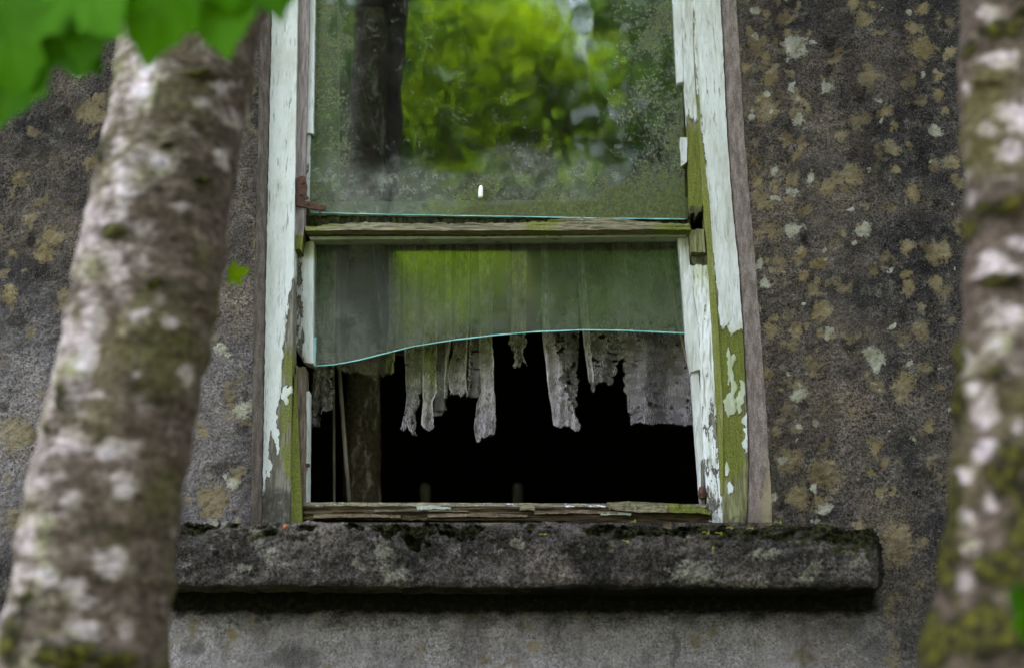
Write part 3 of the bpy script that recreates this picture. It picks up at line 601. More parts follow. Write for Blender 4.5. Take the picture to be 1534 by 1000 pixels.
# ---- glass
def pane(name, parent, A, B, Y, th, mat, field, step=4):
    return sheet(name, parent, A, B, Y, th, mat, step, field=field, smooth=False)
def dirt_up(px, py):
    y = np.interp(px, [460, 1030], [318, 328])
    d = .015 + .42 * sm(.38, .7, fbm(px / 60, py / 40, 4, 12) * .6 + .5 * sm(190, 310, py)) * (.5 + fbm(px / 30, py / 22, 4, 2)) + .15 * sm(560, 470, px)
    a = .2 + .4 * sm(560, 480, px) * fbm(px / 40, py / 60, 3, 3) * 1.5 + .34 * sm(880, 1010, px) + .55 * sm(240, 310, py) * sm(560, 760, px) * fbm(px / 26, py / 26, 3, 4) * 1.6 + .35 * sm(300, 312, py) * sm(660, 720, px)
    return np.stack([d, a, 0 * px], -1)
glass_bot = [(464, 317.5), (600, 321), (760, 323.5), (900, 326), (1027, 327.5)]
pane('glass_pane', upper, [(455, -260), (464, -260), (600, -260), (760, -260), (900, -260), (1014, -260)], [(464, 317.5)] + glass_bot, .0755, .003, M['glass'], dirt_up)
def edge_strip(name, parent, line, Y, th, mat, w=1.3):
    sheet(name, parent, line, [(x, y + w) for x, y in line], Y - .0004, th, mat, 2.0, (.25, .5), jf=26)
edge_strip('glass_edge', upper, [(464, 317.6), (600, 321.1), (760, 323.6), (900, 326.1), (1027, 327.6)], .0755, .0035, M['edge'], .9)
# ---- lower sash
lower = empty('lower_sash', house)
def dirt_lo(px, py):
    d = .05 + .13 * sm(390, 480, py) * (.6 + fbm(px / 30, py / 30, 4, 6)) + .10 * sm(600, 480, px) * sm(420, 500, py)
    a = .10 + .25 * fbm(px / 50, py / 40, 3, 7)
    return np.stack([d, a, 0 * px], -1)
BRK = [(469, 547), (500, 545), (540, 537.5), (580, 527.5), (620, 517.5), (680, 508), (740, 501), (800, 496), (870, 493), (940, 494), (1031, 498)]
pane('broken_pane', lower, [(x, 350) for x, _ in BRK], BRK, .1, .003, M['glass_dull'], dirt_lo, 3)
edge_strip('glass_edge', lower, BRK, .1, .0035, M['edge'], 1.3)
sheet('glass_edge', lower, [(468.5, 505), (469.5, 548)], [(474, 505), (473, 547.5)], .097, .004, M['edge'], 1.4, (.8, .8))
sheet('stile', lower, [(442, 366), (441, 450), (441, 520), (455, 542)], [(470, 360), (469, 450), (469, 542)], (.092, .078), .035, M['board'], 1.4, (.5, .6), (3, 4), rough(.004, 25),
      fld(lambda x, y: .5 + .28 * sm(450, 462, x) + .12 * (fbm(x / 5, y / 20, 3) - .5), lambda x, y: .9 * sm(405, 370, y) + .15, lambda x, y: .4 * sm(385, 365, y)), seed=20)
sheet('stile', lower, [(456, 588), (455, 752)], [(463, 584), (461.5, 752)], .085, .035, M['board'], 1.4, (.5, .5), (3, 0), rough(.002, 26), fld(.72, .05, .1), seed=21)
sheet('stile', lower, [(1015, 352), (1020, 400), (1027, 500), (1035, 557)], [(1030, 352), (1034, 400), (1047, 500), (1049, 552)], .08, .035, M['board'], 1.4, (.5, .7), (0, 2.5), rough(.003, 27), fld(.8, lambda x, y: .7 * sm(400, 360, y), 0), seed=22)
sheet('stile', lower, [(1036, 559), (1040, 620), (1045, 690), (1050, 755)], [(1046, 555), (1052, 620), (1054, 690), (1056, 755)], .088, .035, M['board'], 1.4, (.5, .8), (2, 2), rough(.003, 28), fld(lambda x, y: .75 - .7 * sm(680, 700, y) * sm(1049, 1052, x), .1, lambda x, y: .7 * sm(725, 745, y)), seed=23)
sheet('bottom_rail', lower, [(455, 757), (700, 758), (1066, 760)], [(455, 777), (700, 779), (1068, 783)], .072, .06, M['rail_dark'], 1.4, (.8, 2), (1, 1), lambda x, y: (fbm(x / 60, y / 2.4, 4, 30) - .5) * .02, fld(-.4, lambda x, y: .35 * sm(620, 480, x) + .1, 0), seed=24)
sheet('rail_lip', lower, [(456, 751.5), (700, 752.5), (1058, 754.5)], [(456, 757), (700, 757.5), (1058, 760)], (.078, .07), .05, M['rail'], 1.3, (.5, .8), (1, 1), rough(.003, 31), fld(lambda x, y: .42 + 0 * x, lambda x, y: .4 * sm(640, 500, x), .1), seed=25)
sheet('splinter', lower, [(910, 752), (940, 750), (1000, 753), (1050, 757), (1066, 766)], [(914, 762), (960, 767), (1010, 767), (1050, 768), (1066, 770)], .05, .02, M['rail'], 1.3, (1, 1.2), (2, 5), rough(.006, 32), fld(.1, lambda x, y: .75 * sm(985, 1010, x), 0), seed=26)
for i, (x0, x1, y0, h, mt, p) in enumerate(((625, 675, 757.5, 5, 'rail_pale', .9), (780, 800, 757, 7, 'rail', .3), (800, 925, 764, 5, 'rail_split', 0), (640, 790, 769, 5, 'rail_split', .2), (470, 600, 770, 5, 'rail_split', .1), (900, 945, 767, 4, 'rail_pale', .7), (560, 700, 763, 3, 'rail', 0))):
    sheet('splinter', lower, [(x0, y0), ((x0 + x1) / 2, y0 - 1), (x1, y0 + 1)], [(x0, y0 + h), ((x0 + x1) / 2, y0 + h - 1), (x1, y0 + h)], .062 - .003 * (i % 3), .012, M[mt], 1.3, (1, 1), (3, 3), rough(.004, 33 + i), fld(p, .15, .1), seed=27 + i)
p = at(1052, 738, .08); b = MB(); b.tube([p + np.array((0, 0, .014)), p, p - np.array((0, 0, .012))], [.006, .011, .008], 10); b.build('rusted_catch', M['rust'], lower)
p = at(459, 697, .08); MB().box(tuple(p - np.array((.003, .006, .003))), tuple(p + np.array((.008, .002, .004)))).build('nail', M['rust'], lower)

# ------------------------------------------------------------------ torn net curtain
net = empty('net_curtain'); tag(net, 'torn grey net curtain hanging in tattered strips behind the broken pane', 'curtain')
def strip(rows, Y, jl=3, jr=3, jb=6, holes=.0, dens=.5, green=0, fold=.004, edges=(0, 0), seed=0, step=1.5):
    """one torn width of net: its two edges follow rows of (y, left, right), frayed below the line of the break"""
    r = np.array(rows, float); y0, y1 = r[0, 0], r[-1, 0]
    nr = int((y1 - y0) / step); nc = max(4, int((r[:, 2] - r[:, 1]).max() / step))
    v = np.linspace(0, 1, nr)[:, None]; u = np.linspace(0, 1, nc)[None, :]
    y = y0 + v * (y1 - y0); torn = sm(470, 530, y)
    spike = lambda q, s_: np.maximum(fbm(y / 2.6, y * 0 + q, 3, s_) - .42, 0) * 4.5 * sm(.45, .6, fbm(y / 16, y * 0 + q, 2, s_ + 3))
    a = np.interp(y, r[:, 0], r[:, 1]) + torn * jl * ((fbm(y / 9, y * 0 + seed * 7.1, 3, seed) - .5) * 2 + spike(seed, seed))
    b = np.interp(y, r[:, 0], r[:, 2]) + torn * jr * ((fbm(y / 9, y * 0 + seed * 5.3 + 40, 3, seed + 1) - .5) * 2 - spike(seed + 9, seed + 2))
    b = np.maximum(b, a + 2)
    px = a + u * (b - a); py = y + 0 * u
    q = u * (r[-1, 2] - r[-1, 1])
    off = (fbm(q / 11, q * 0 + seed, 3, seed + 3) - .5) * 4.2 * jb + (fbm(q / 2.4, q * 0 + seed, 2, seed + 4) - .5) * 1.7 * jb
    py = py + off * v ** 5; px = px + torn * 3 * (vn(py / 38, py * 0 + seed * 3.7, seed) - .5)
    hn = fbm(px / 8, py / 3.6, 4, seed + 4)
    keep = ~((hn > 1.045 - holes * 1.1) & (py > 480))
    Yg = Y + 1.6 * fold * np.sin(u * (3 + seed % 3) * 2 + py * .012 + seed) + (.0045 if nc < 45 else .0028) * np.sin(px * (.42 if nc < 45 else .17) + 4.5 * vn(px / 24, py / 90, seed) + seed) * (.4 + vn(px / 25, py / 60, seed + 1)) + .006 * (fbm(px / 30, py / 80, 2, seed + 5) - .5)
    Yg = Yg + torn * .02 * (vn(py / 50, py * 0 + seed * 1.9, seed + 2) - .5)
    P = unproj(px, py, Yg)
    ed = np.zeros_like(px)
    if edges[0]: ed = np.maximum(ed, sm(edges[0], 0, px - a))
    if edges[1]: ed = np.maximum(ed, sm(edges[1], 0, b - px))
    fold_hl = np.maximum(sm(3.2, 0, px - a), sm(3.2, 0, b - px)) * sm(515, 480, py) * .95  # pale strip edges behind the glass paint the fold highlights
    ed = np.maximum(ed, fold_hl)
    frill = sm(.55, .75, fbm(px / 12, py / 8, 3, seed + 8)) * sm(490, 530, py) * .08
    gr = np.clip(1.35 * green * (.5 + fbm(px / 14, py / 40, 3, seed + 6)) * sm(660, 500, py), 0, .9)
    dn = dens * (.65 + .5 * fbm(px / 16, py / 22, 3, seed + 7)) * (1 - .2 * sm(560, 660, py)) + (.30 if dens >= .5 else .02) * sm(515, 470, py)
    fq = grid_faces(*px.shape); fq = fq[keep.ravel()[fq].all(1)]
    used = np.unique(fq); mp = np.full(px.size, -1); mp[used] = np.arange(len(used))
    mesh_obj('curtain_strip', P.reshape(-1, 3)[used], mp[fq], M['net'], net, True, {'mask': np.stack([np.maximum(ed, frill), gr, dn], -1).reshape(-1, 3)[used]})
T0 = 335
strip([(T0, 470, 492), (560, 468, 486), (636, 464, 478)], .17, 1, 3, 6, .25, .5, .3, seed=1)
strip([(T0, 480, 505), (560, 480, 500), (618, 482, 498)], .18, 2, 4, 5, .22, .75, .4, seed=2)
strip([(T0, 500, 556), (552, 500, 580), (558, 506, 584)], .185, 1, 3, 10, .26, .35, .35, fold=.008, seed=3)
strip([(T0, 582, 600), (480, 583, 598), (562, 577, 590)], .165, .6, 2, 5, .15, .7, .7, edges=(0, 3), seed=4)
strip([(T0, 560, 640), (480, 590, 640), (530, 594, 640)], .19, 2, 3, 6, .3, .15, .4, fold=.006, seed=5)
strip([(T0, 603, 622), (480, 605, 628), (545, 607, 634), (590, 609, 634), (615, 606, 622), (646, 599, 624)], .165, .7, 4, 8, .24, .6, .5, edges=(3, 0), seed=6)
strip([(T0, 634, 658), (480, 634, 655), (585, 633, 655), (600, 633, 647), (640, 632, 652)], .16, .6, 1.2, 6, .12, .75, .75, edges=(3, 3), seed=7)
strip([(T0, 656, 672), (480, 655, 672), (618, 650, 669)], .18, 1, 3, 5, .30, .35, .4, seed=8)
strip([(T0, 667, 676), (480, 668, 676), (594, 666, 671)], .165, .5, 1, 4, .1, .75, .5, edges=(2, 2), seed=9)
strip([(T0, 684, 704), (480, 682, 703), (520, 678, 700), (560, 671, 698), (588, 674, 700)], .17, 1.5, 1, 8, .2, .6, .45, edges=(2, 3), seed=10)
strip([(T0, 706, 722), (480, 706, 735), (590, 700, 728)], .175, 2, 2, 7, .28, .35, .3, edges=(2, 0), seed=11)
strip([(T0, 716, 740), (480, 720, 738), (530, 717, 739), (585, 722, 741), (600, 714, 742), (635, 709, 743), (657, 714, 741)], .16, .8, 1.2, 6, .16, .75, .3, edges=(2, 3), seed=12)
strip([(T0, 740, 765), (470, 740, 762), (492, 745, 760)], .19, 2, 3, 5, .3, .15, .5, seed=13)
strip([(T0, 768, 790), (500, 766, 788), (515, 759, 790), (530, 768, 783), (540, 771, 787), (552, 768, 791)], .17, 3, 2, 7, .26, .7, .3, edges=(0, 2), seed=14)
strip([(T0, 755, 812), (460, 760, 812), (485, 770, 805)], .195, 3, 4, 9, .28, .15, .4, seed=15)
strip([(T0, 810, 822), (480, 812, 822), (510, 812, 832), (540, 816, 842), (590, 822, 850), (615, 826, 862), (638, 828, 868)], .16, .5, 5, 5, .14, .8, .1, edges=(5, 0), seed=16)
strip([(T0, 822, 872), (480, 820, 866), (560, 824, 868), (636, 830, 866)], .175, 1, 5, 7, .3, .4, .15, edges=(0, 0), seed=17)
strip([(T0, 862, 872), (480, 870, 882), (575, 882, 890)], .165, .5, 2, 4, .1, .8, .15, edges=(4, 3), seed=18)
strip([(T0, 866, 935), (490, 876, 942), (530, 880, 944), (548, 882, 920), (562, 884, 926), (578, 886, 912)], .175, 3, 6, 8, .28, .45, .15, seed=19)
strip([(T0, 915, 1036), (500, 925, 1042), (545, 930, 1044), (600, 940, 1046), (634, 945, 1050)], .18, 6, 1, 3, .235, .5, .05, fold=.008, seed=20)
strip([(T0, 985, 1000), (450, 1004, 1014), (500, 1018, 1026), (560, 1034, 1040)], .165, .5, .5, 3, 0, .75, .05, edges=(2, 2), seed=21)

# ------------------------------------------------------------------ things in the dark room
def cord(pts, Y, r, label):
    P = [tuple(at(x, y, Y + dy)) for x, y, dy in pts]
    o = MB().tube(P, r, 6).build('hanging_cord', M['sticks'], None, True); tag(o, label, 'cord'); return o
cord([(500, 300, 0), (499, 450, .0), (500, 620, 0), (501, 800, 0)], .3, .0035, 'thin pale cord hanging straight down beside the dark post')
cord([(503, 330, 0), (508, 550, .0), (516, 660, 0), (527, 800, 0)], .26, .0055, 'thick slanting cord hanging in front of the dark post')
cord([(518, 55, 0), (530, 90, 0), (548, 150, .01), (566, 205, 0), (580, 245, 0)], .12, .0016, 'thin curved string behind the upper pane')
cord([(506, -60, 0), (507, 100, 0), (508, 310, 0)], .15, .003, 'straight pale cord hanging behind the upper pane')
def timber(name, pts, mat, n=24, rows=60, sd=0, amp=.008):
    c = np.array(pts, float); q = np.linspace(c[0, 2], c[-1, 2], rows); o = np.argsort(c[:, 2])
    cx = np.interp(q, c[o, 2], c[o, 0]); cy = np.interp(q, c[o, 2], c[o, 1]); r = np.interp(q, c[o, 2], c[o, 3])
    th = np.linspace(0, 2 * np.pi, n + 1)[None, :]
    rr = r[:, None] + (fbm(np.cos(th) * 3 + 9, q[:, None] * 9 + np.sin(th) * 3, 4, sd) - .5) * 2 * amp
    V = np.stack([cx[:, None] + rr * np.cos(th), cy[:, None] + rr * np.sin(th), q[:, None] + 0 * th], -1)
    return V
k = NT('peeling_trunk_post'); n1 = k.noise(16, 4, .65, k.coord((1, 1, .35))); n2 = k.noise(90, 3)
c = k.mix(k.step(n1, .50, .62), (.12, .09, .065), (.55, .47, .44)); c = k.mix(1.0, c, k.step(n2, .3, .7, .6, 1.3), 'MULTIPLY')
M['post'] = k.done(k.princ(c, .9, k.bump(k.math('ADD', n1, n2), .01, .8), .15))
pb = at(545, 745, .62)
V = timber('post', [(pb[0] + .0, .62, 1.2, .062), (pb[0], .62, 2.2, .05), (pb[0] - .01, .62, 2.6, .046), (pb[0] - .01, .62, 3.75, .05)], None, rows=150)
po = mesh_obj('timber_post', V.reshape(-1, 3), grid_faces(*V.shape[:2]), M['post']); tag(po, 'dark rough timber post with pale peeling patches inside the room', 'post')
for px, lab in ((638, 'stub of a pale stake standing near the rough timber post'), (776, 'stub of a pale stake in the middle of the dark room')):
    q = at(px, 724, 1.3)
    b = MB(); b.tube([(q[0], 1.3, 1.2), (q[0] + .004, 1.3, 1.8), (q[0] - .002, 1.3, q[2] - .01), (q[0], 1.3, q[2])], [.02, .018, .017, .013], 7)
    tag(b.build('wooden_stake', M['sticks'], None, True), lab, 'stake')
# white candle-like stub added on the rail in place of a bright reflection
p = at(720, 296, .066); b = MB(); b.tube([p, p + np.array((0, 0, .004)), p + np.array((.0004, 0, .022)), p + np.array((.001, 0, .029)), p + np.array((.0014, 0, .031))], [.0052, .0055, .0052, .0035, .001], 14)
M['white'] = m_simple('glint_white', (.85, .85, .86), (.9, .9, .9), 80, .5, .0003)
tag(b.build('glint_stub', M['white'], None, True), 'small white rounded solid standing in for a bright reflection in the upper pane', 'glint')

# ------------------------------------------------------------------ scraps fallen on the sill
M['flower'] = m_simple('yellow_green_flower', (.24, .26, .02), (.38, .36, .05), 200, .6)
M['berry'] = m_simple('orange_bud', (.30, .08, .02), (.4, .13, .04), 200, .6)
for i, (px, py) in enumerate(((948, 781), (936, 810), (1068, 824), (1057, 797), (1076, 798), (1092, 790), (1123, 791), (812, 800), (1165, 782))):
    p = at(px, py, -.131); b = MB(); rr = random.Random(i)
    a0 = rr.uniform(-.6, .6); v = np.array((math.cos(a0), -.15, math.sin(a0) * .6))
    if i == 2: v = np.array((.1, 0, 1.0))
    b.tube([p - v * .007, p - v * .003 + np.array((0, -.001, .001)), p + v * .005], [.0005, .0007, .0005], 5)
    for j in range(5):
        t = rr.uniform(0, 6.28); e = p + v * .006 + np.array((math.cos(t), -.5, math.sin(t))) * rr.uniform(.002, .004)
        b.tube([p + v * .006, e], [.0006, .0010], 5)
    tag(b.build('fallen_flower', M['flower'], None, True), 'tiny yellow-green flower scrap fallen on the sill', 'flower', 'flower scraps on the sill')
p = at(427, 789, -.128); b = MB(); b.tube([p + np.array((0, 0, -.004)), p, p + np.array((.001, 0, .004)), p + np.array((.001, 0, .006))], [.002, .0045, .004, .001], 8)
tag(b.build('fallen_bud', M['berry'], None, True), 'small orange bud lying on the sill below the left jamb', 'bud')

# ------------------------------------------------------------------ trees
def leaf_outline():
    lobes = [(0, .30, 2.0), (52, .34, .95), (-52, .34, .95), (108, .3, .6), (-108, .3, .6)]
    half = [(0, 0), (.10, -.06), (.26, -.12), (.30, -.02), (.44, -.02), (.40, .08), (.30, .14), (.42, .2), (.56, .30), (.60, .44), (.50, .42), (.44, .50), (.34, .44), (.22, .42), (.24, .56), (.28, .66), (.19, .68), (.16, .80), (.08, .84)]
    return half + [(0, 1.0)] + [(-x, y) for x, y in half[:0:-1]]
LO = np.array(leaf_outline())
for _ in range(2):                                   # round the lobes
    nx_ = np.roll(LO, -1, 0); LO = np.stack([LO * .75 + nx_ * .25, LO * .25 + nx_ * .75], 1).reshape(-1, 2)
def leaf_mesh(n_sub=1):
    c = np.array((0, .3)); ring1 = c + (LO - c) * .55
    V = np.concatenate([[c], ring1, LO]); n = len(LO)
    z = .10 * np.abs(V[:, 0]) ** 1.3 - .16 * (V[:, 1] - .3) ** 2 + .015 * np.sin(V[:, 0] * 20) * np.cos(V[:, 1] * 13)
    Fs = [(0, 1 + i, 1 + (i + 1) % n) for i in range(n)] + [(1 + i, 1 + n + i, 1 + n + (i + 1) % n, 1 + (i + 1) % n) for i in range(n)]
    return np.concatenate([V, z[:, None]], 1), Fs
LV, LF = leaf_mesh()
M['leaf'] = m_leaf('sycamore_leaf', (.010, .062, .0005), (.075, .225, .001), .5, True)
M['leaf_crown'] = m_leaf('sycamore_crown_leaf', (.034, .135, .0008), (.085, .25, .0012), .5)
M['leaf_young'] = m_leaf('young_leaf', (.26, .46, .006), (.36, .56, .01), .5)
_lm = {}
def leaf(parent, px, py, Y, size, ang, tilt=(0, 0), mat='leaf'):
    """a leaf with its stalk end at the given place; ang turns it in the plane facing the house wall (0 = tip up)"""
    if mat not in _lm:
        me = bpy.data.meshes.new('leaf'); me.from_pydata([tuple(v) for v in LV], [], LF); me.polygons.foreach_set('use_smooth', [True] * len(me.polygons)); me.materials.append(M[mat]); _lm[mat] = me
    o = bpy.data.objects.new('leaf', _lm[mat]); COL.objects.link(o); o.parent = parent
    o.matrix_local = Matrix.Translation(Vector(at(px, py, Y))) @ Matrix.Rotation(ang, 4, 'Y') @ Matrix.Rotation(math.pi / 2 + tilt[0], 4, 'X') @ Matrix.Rotation(tilt[1], 4, 'Y') @ Matrix.Scale(size, 4)
    return o
def trunk(name, parent, pts, mat, fieldpx, sd, n=72, rows=340, zr=(-.1, 7.5), amp=.012):
    """pts: (z, x, y, r)"""
    c = np.array(pts, float)
    z = np.concatenate([np.linspace(zr[0], 1.4, 40)[:-1], np.linspace(1.4, 3.4, rows), np.linspace(3.4, zr[1], 50)[1:]])
    def cub(k):
        v = np.interp(z, c[:, 0], c[:, k]); ker = np.ones(15) / 15; vv = np.convolve(np.pad(v, 7, 'edge'), ker, 'valid'); return vv
    cx, cy, r = cub(1), cub(2), cub(3)
    th = np.linspace(0, 2 * np.pi, n + 1)[None, :]
    ct, sn = np.cos(th), np.sin(th); zz = z[:, None]
    wrap = lambda f, o, s: fbm(ct * f + 20, sn * f + zz * f * 3 + 20, o, s)
    d = (wrap(1.2, 3, sd) - .5) * amp * 2.2 + (wrap(6, 3, sd + 3) - .5) * amp * .6
    ringn = (fbm(zz * 26 + .8 * ct, zz * 0 + sn * .7, 3, sd + 5) - .5) * amp * 1.7
    rr = r[:, None] * (1 + .05 * np.sin(th * 3 + zz * 1.5)) + d + ringn
    V = np.stack([cx[:, None] + rr * ct, cy[:, None] + rr * sn, zz + 0 * th], -1)
    px, py = proj(V)
    m = fieldpx(px, py); back = sm(-.1, .4, sn)[..., None] + 0 * m
    gen = np.stack([-.2 + 1.3 * (wrap(1.5, 3, sd + 8) - .5), 1.2 * (wrap(2.5, 3, sd + 9) - .45), 0 * px], -1)
    m = m * (1 - back) + gen * back
    V[..., :2] += (np.clip(m[..., 0], 0, 1) * .012)[..., None] * np.stack([ct + 0 * zz, sn + 0 * zz], -1)
    return mesh_obj(name, V.reshape(-1, 3), grid_faces(*px.shape), mat, parent, True, {'mask': m.reshape(-1, 3)})
def branches_crown(parent, base, top_r, z0, z1, nleaf, lsize, sd, mat, spread=1.8, barkmat=None, maple=True, nb=9, ysq=1.0):
    rr = np.random.default_rng(sd); b = MB(); ends = []
    for i in range(nb):
        a = i * 2.4 + rr.uniform(-.4, .4); h = rr.uniform(.0, .75); p0 = np.array(base) + np.array((0, 0, (z1 - z0) * h * .7))
        L = spread * rr.uniform(.6, 1.0) * (1 - .4 * h); d = np.array((math.cos(a), math.sin(a) * ysq, rr.uniform(.3, .9)))
        p1 = p0 + d * L * .5 + np.array((0, 0, .1)); p2 = p0 + d * L + np.array((0, 0, .35))
        b.tube([p0, p1, p2], [top_r * .55, top_r * .3, top_r * .08], 7); ends += [p1, (p1 + p2) / 2, p2, p2]
        for j in range(2):
            q = p1 + rr.normal(0, .45, 3) * spread * .5; b.tube([p1, q], [top_r * .2, .006], 5); ends.append(q)
    b.build('limb', barkmat, parent, True)
    ends = np.array(ends); c = ends[rr.integers(0, len(ends), nleaf)] + rr.normal(0, spread * .22, (nleaf, 3))
    if maple:
        V0, Fs = LV[np.r_[1 + len(LO):1 + 2 * len(LO)]][::8], None
        V0 = V0.copy()
    else:
        V0 = np.array([(0, 0, 0), (.3, .35, .05), (.22, .75, .02), (0, 1, -.1), (-.22, .75, .02), (-.3, .35, .05)])
    m = len(V0); n = nleaf
    ax = rr.normal(0, 1, (n, 3)); ax[:, 2] += .8; ax /= np.linalg.norm(ax, axis=1)[:, None]
    t = rr.normal(0, 1, (n, 3)); t[:, 2] -= .5; u = np.cross(t, ax); u /= np.linalg.norm(u, axis=1)[:, None]; w = np.cross(ax, u)
    s = lsize * rr.uniform(.6, 1.15, n)
    V = c[:, None, :] + s[:, None, None] * (V0[None, :, :1] * u[:, None] + V0[None, :, 1:2] * w[:, None] + V0[None, :, 2:] * ax[:, None])
    Fq = (np.arange(n)[:, None] * m + np.arange(m)[None, :])
    o = mesh_obj('crown', V.reshape(-1, 3), Fq, mat, parent, False); o['kind'] = 'stuff'
    return o
def axis_from_px(rows, Y):
    out = []
    for y, l, r in rows:
        a, b_ = at(l, y, Y), at(r, y, Y); out.append((float((a[2] + b_[2]) / 2), float((a[0] + b_[0]) / 2), Y, float(np.linalg.norm(b_ - a) / 2)))
    return sorted(out)
# left tree
YL = -1.0
tl = empty('sycamore_tree', None, (0, 0, 0)); tag(tl, 'leaning lichen spotted tree trunk with broad green leaves left of the window', 'tree')
vis = axis_from_px([(-60, 206, 402), (75, 188, 388), (250, 150, 360), (500, 108, 326), (750, 40, 273), (900, 18, 255), (1060, -8, 246)], YL)
dx = (vis[0][1] - vis[-1][1]) / (vis[0][0] - vis[-1][0])
pts = [(-.1, vis[0][1] - .10, YL - .02, .21), (.25, vis[0][1] - .07, YL - .01, .15), (.9, vis[0][1] - .03, YL, .125)] + vis + [(4.2, vis[-1][1] + .05, YL, .075), (7.5, vis[-1][1] + .2, YL, .03)]
MOSS_L = [(173, 350, 26, 20), (158, 230, 8, 34), (372, 240, 8, 30), (95, 590, 14, 36), (75, 640, 8, 20), (100, 980, 90, 34), (40, 900, 18, 26), (300, 110, 30, 10), (300, 270, 26, 8), (20, 960, 30, 60), (160, 985, 60, 26), (230, 425, 16, 12), (250, 215, 10, 6)]
PALE_L = [(215, 130, 22, 60), (180, 300, 12, 50), (330, 130, 26, 20), (300, 150, 20, 14), (350, 180, 22, 22), (330, 240, 18, 26), (240, 240, 24, 16), (170, 400, 18, 30), (130, 540, 18, 40), (200, 672, 16), (165, 670, 17), (262, 680, 10), (185, 730, 22), (112, 745, 16), (110, 880, 22), (170, 845, 26), (120, 940, 28, 18), (190, 940, 22), (245, 905, 8, 30), (140, 470, 20, 20), (280, 560, 14, 20), (270, 310, 18, 10), (70, 860, 18), (205, 560, 10), (215, 470, 14, 10), (255, 480, 12, 14)]  # lichen spots; the tall left-edge ones paint the trunk's lit side
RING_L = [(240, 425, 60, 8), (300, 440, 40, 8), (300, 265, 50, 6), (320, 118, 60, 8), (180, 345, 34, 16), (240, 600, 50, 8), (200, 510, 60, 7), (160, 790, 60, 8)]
def f_tl(px, py): return np.stack([spots(px, py, MOSS_L, s=11) * 1.2, np.clip(spots(px, py, PALE_L, s=12), -.2, .7) * 1.5 + .5 * sm(90, 0, px - np.interp(py, [0, 250, 500, 750, 1000], [200, 150, 108, 40, 0])) + .08 - .45 * sm(110, 210, px - np.interp(py, [0, 250, 500, 750, 1000], [200, 150, 108, 40, 0])) , np.clip(spots(px, py, RING_L, s=13) * 1.5, 0, 1)], -1)  # pale-to-dark gradient across the trunk paints light falling from the left
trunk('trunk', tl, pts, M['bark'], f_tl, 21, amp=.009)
top = (vis[-1][1] + .12, YL, 6.0)
branches_crown(tl, top, .06, 6.0, 8.4, 1500, .17, 31, M['leaf_crown'], 1.5, M['bark'])
# hanging bough with the leaves seen at the top left
tw = MB(); q0 = np.array((vis[-1][1], YL, 3.6)); 
hub = at(190, -90, YL - .5); tw.tube([q0, (q0 + hub) / 2 + np.array((-.05, 0, .12)), hub, at(20, -60, YL - .55)], [.02, .012, .008, .004], 7)
ST_ = [((330, -75), 205, 172, .25, .15), ((268, -110), 245, 187, .15, -.2), ((120, -60), 180, 150, .35, .25), ((80, 0), 225, 199, .1, .1), ((20, -30), 190, 175, -.1, .2), ((150, -80), 190, 190, -.2, .3), ((20, -90), 200, 170, .2, -.3), ((375, -120), 180, 160, .1, -.2)]
for i, ((x, y), size, ang, t1, t2) in enumerate(ST_):
    y += 18; size *= .82; Yl = YL - .52 - .03 * (i % 3); e = at(x, y, Yl)
    tw.tube([hub + (e - hub) * .1, (hub + e) / 2 + np.array((0, 0, .03)), e], [.0025, .002, .002], 5)
    leaf(tl, x, y, Yl, size * .95e-3, math.radians(ang), (t1, t2))
tw.build('bough', M['bark'], tl, True)
lf = leaf(tl, 345, 412, YL + .1, .036, math.radians(78), (.2, .3), 'leaf_young'); lf['label'] = 'bright young leaf sprouting from the trunk'
MB().tube([at(318, 425, YL), at(335, 420, YL + .09), at(346, 412, YL + .1)], [.003, .002, .0014], 6).build('twig', M['bark'], tl, True)
leaf(tl, 342, 420, YL + .1, .026, math.radians(60), (.5, -.3), 'leaf_young')
# right tree
YR = -1.2
tr = empty('sycamore_tree', None, (0, 0, 0)); tag(tr, 'thick mossy tree trunk with white lichen patches right of the window', 'tree')
vis = axis_from_px([(-60, 1437, 1672), (120, 1441, 1680), (300, 1446, 1690), (450, 1440, 1690), (600, 1432, 1690), (750, 1426, 1700), (880, 1404, 1715), (1000, 1372, 1730), (1060, 1350, 1745)], YR)
pts = [(-.1, vis[0][1], YR, .32), (.3, vis[0][1], YR, .25), (1.2, vis[0][1], YR, .2)] + vis + [(4.2, vis[-1][1] - .03, YR, .1), (7.5, vis[-1][1] + .1, YR, .04)]
MOSS_R = [(1500, 45, 50, 22), (1455, 75, 12, 26), (1530, 20, 20, 30), (1500, 310, 60, 20), (1455, 345, 16, 30), (1540, 300, 30, 26), (1500, 420, 60, 14), (1442, 530, 12, 50), (1440, 600, 16, 60), (1436, 740, 14, 70), (1425, 840, 24, 80), (1500, 850, 60, 40), (1510, 700, 40, 60), (1400, 960, 60, 60), (1480, 950, 80, 60), (1500, 560, 30, 18), (1480, 125, 26, 10), (1540, 780, 40, 60)]
PALE_R = [(1500, 92, 34, 18), (1475, 195, 15), (1448, 132, 8, 12), (1505, 165, 20, 16), (1530, 180, 20, 24), (1515, 230, 24, 22), (1480, 20, 20, 16), (1530, 362, 18, 12), (1490, 400, 40, 22), (1510, 480, 40, 26), (1455, 300, 8, 14), (1475, 620, 26, 28), (1452, 540, 12, 14), (1495, 510, 24, 20), (1478, 676, 22, 20), (1487, 755, 15, 16), (1446, 712, 13, 14), (1450, 775, 18, 18), (1455, 825, 30, 22), (1450, 866, 26, 26), (1440, 640, 8, 20), (1462, 580, 12), (1525, 640, 16, 20)]
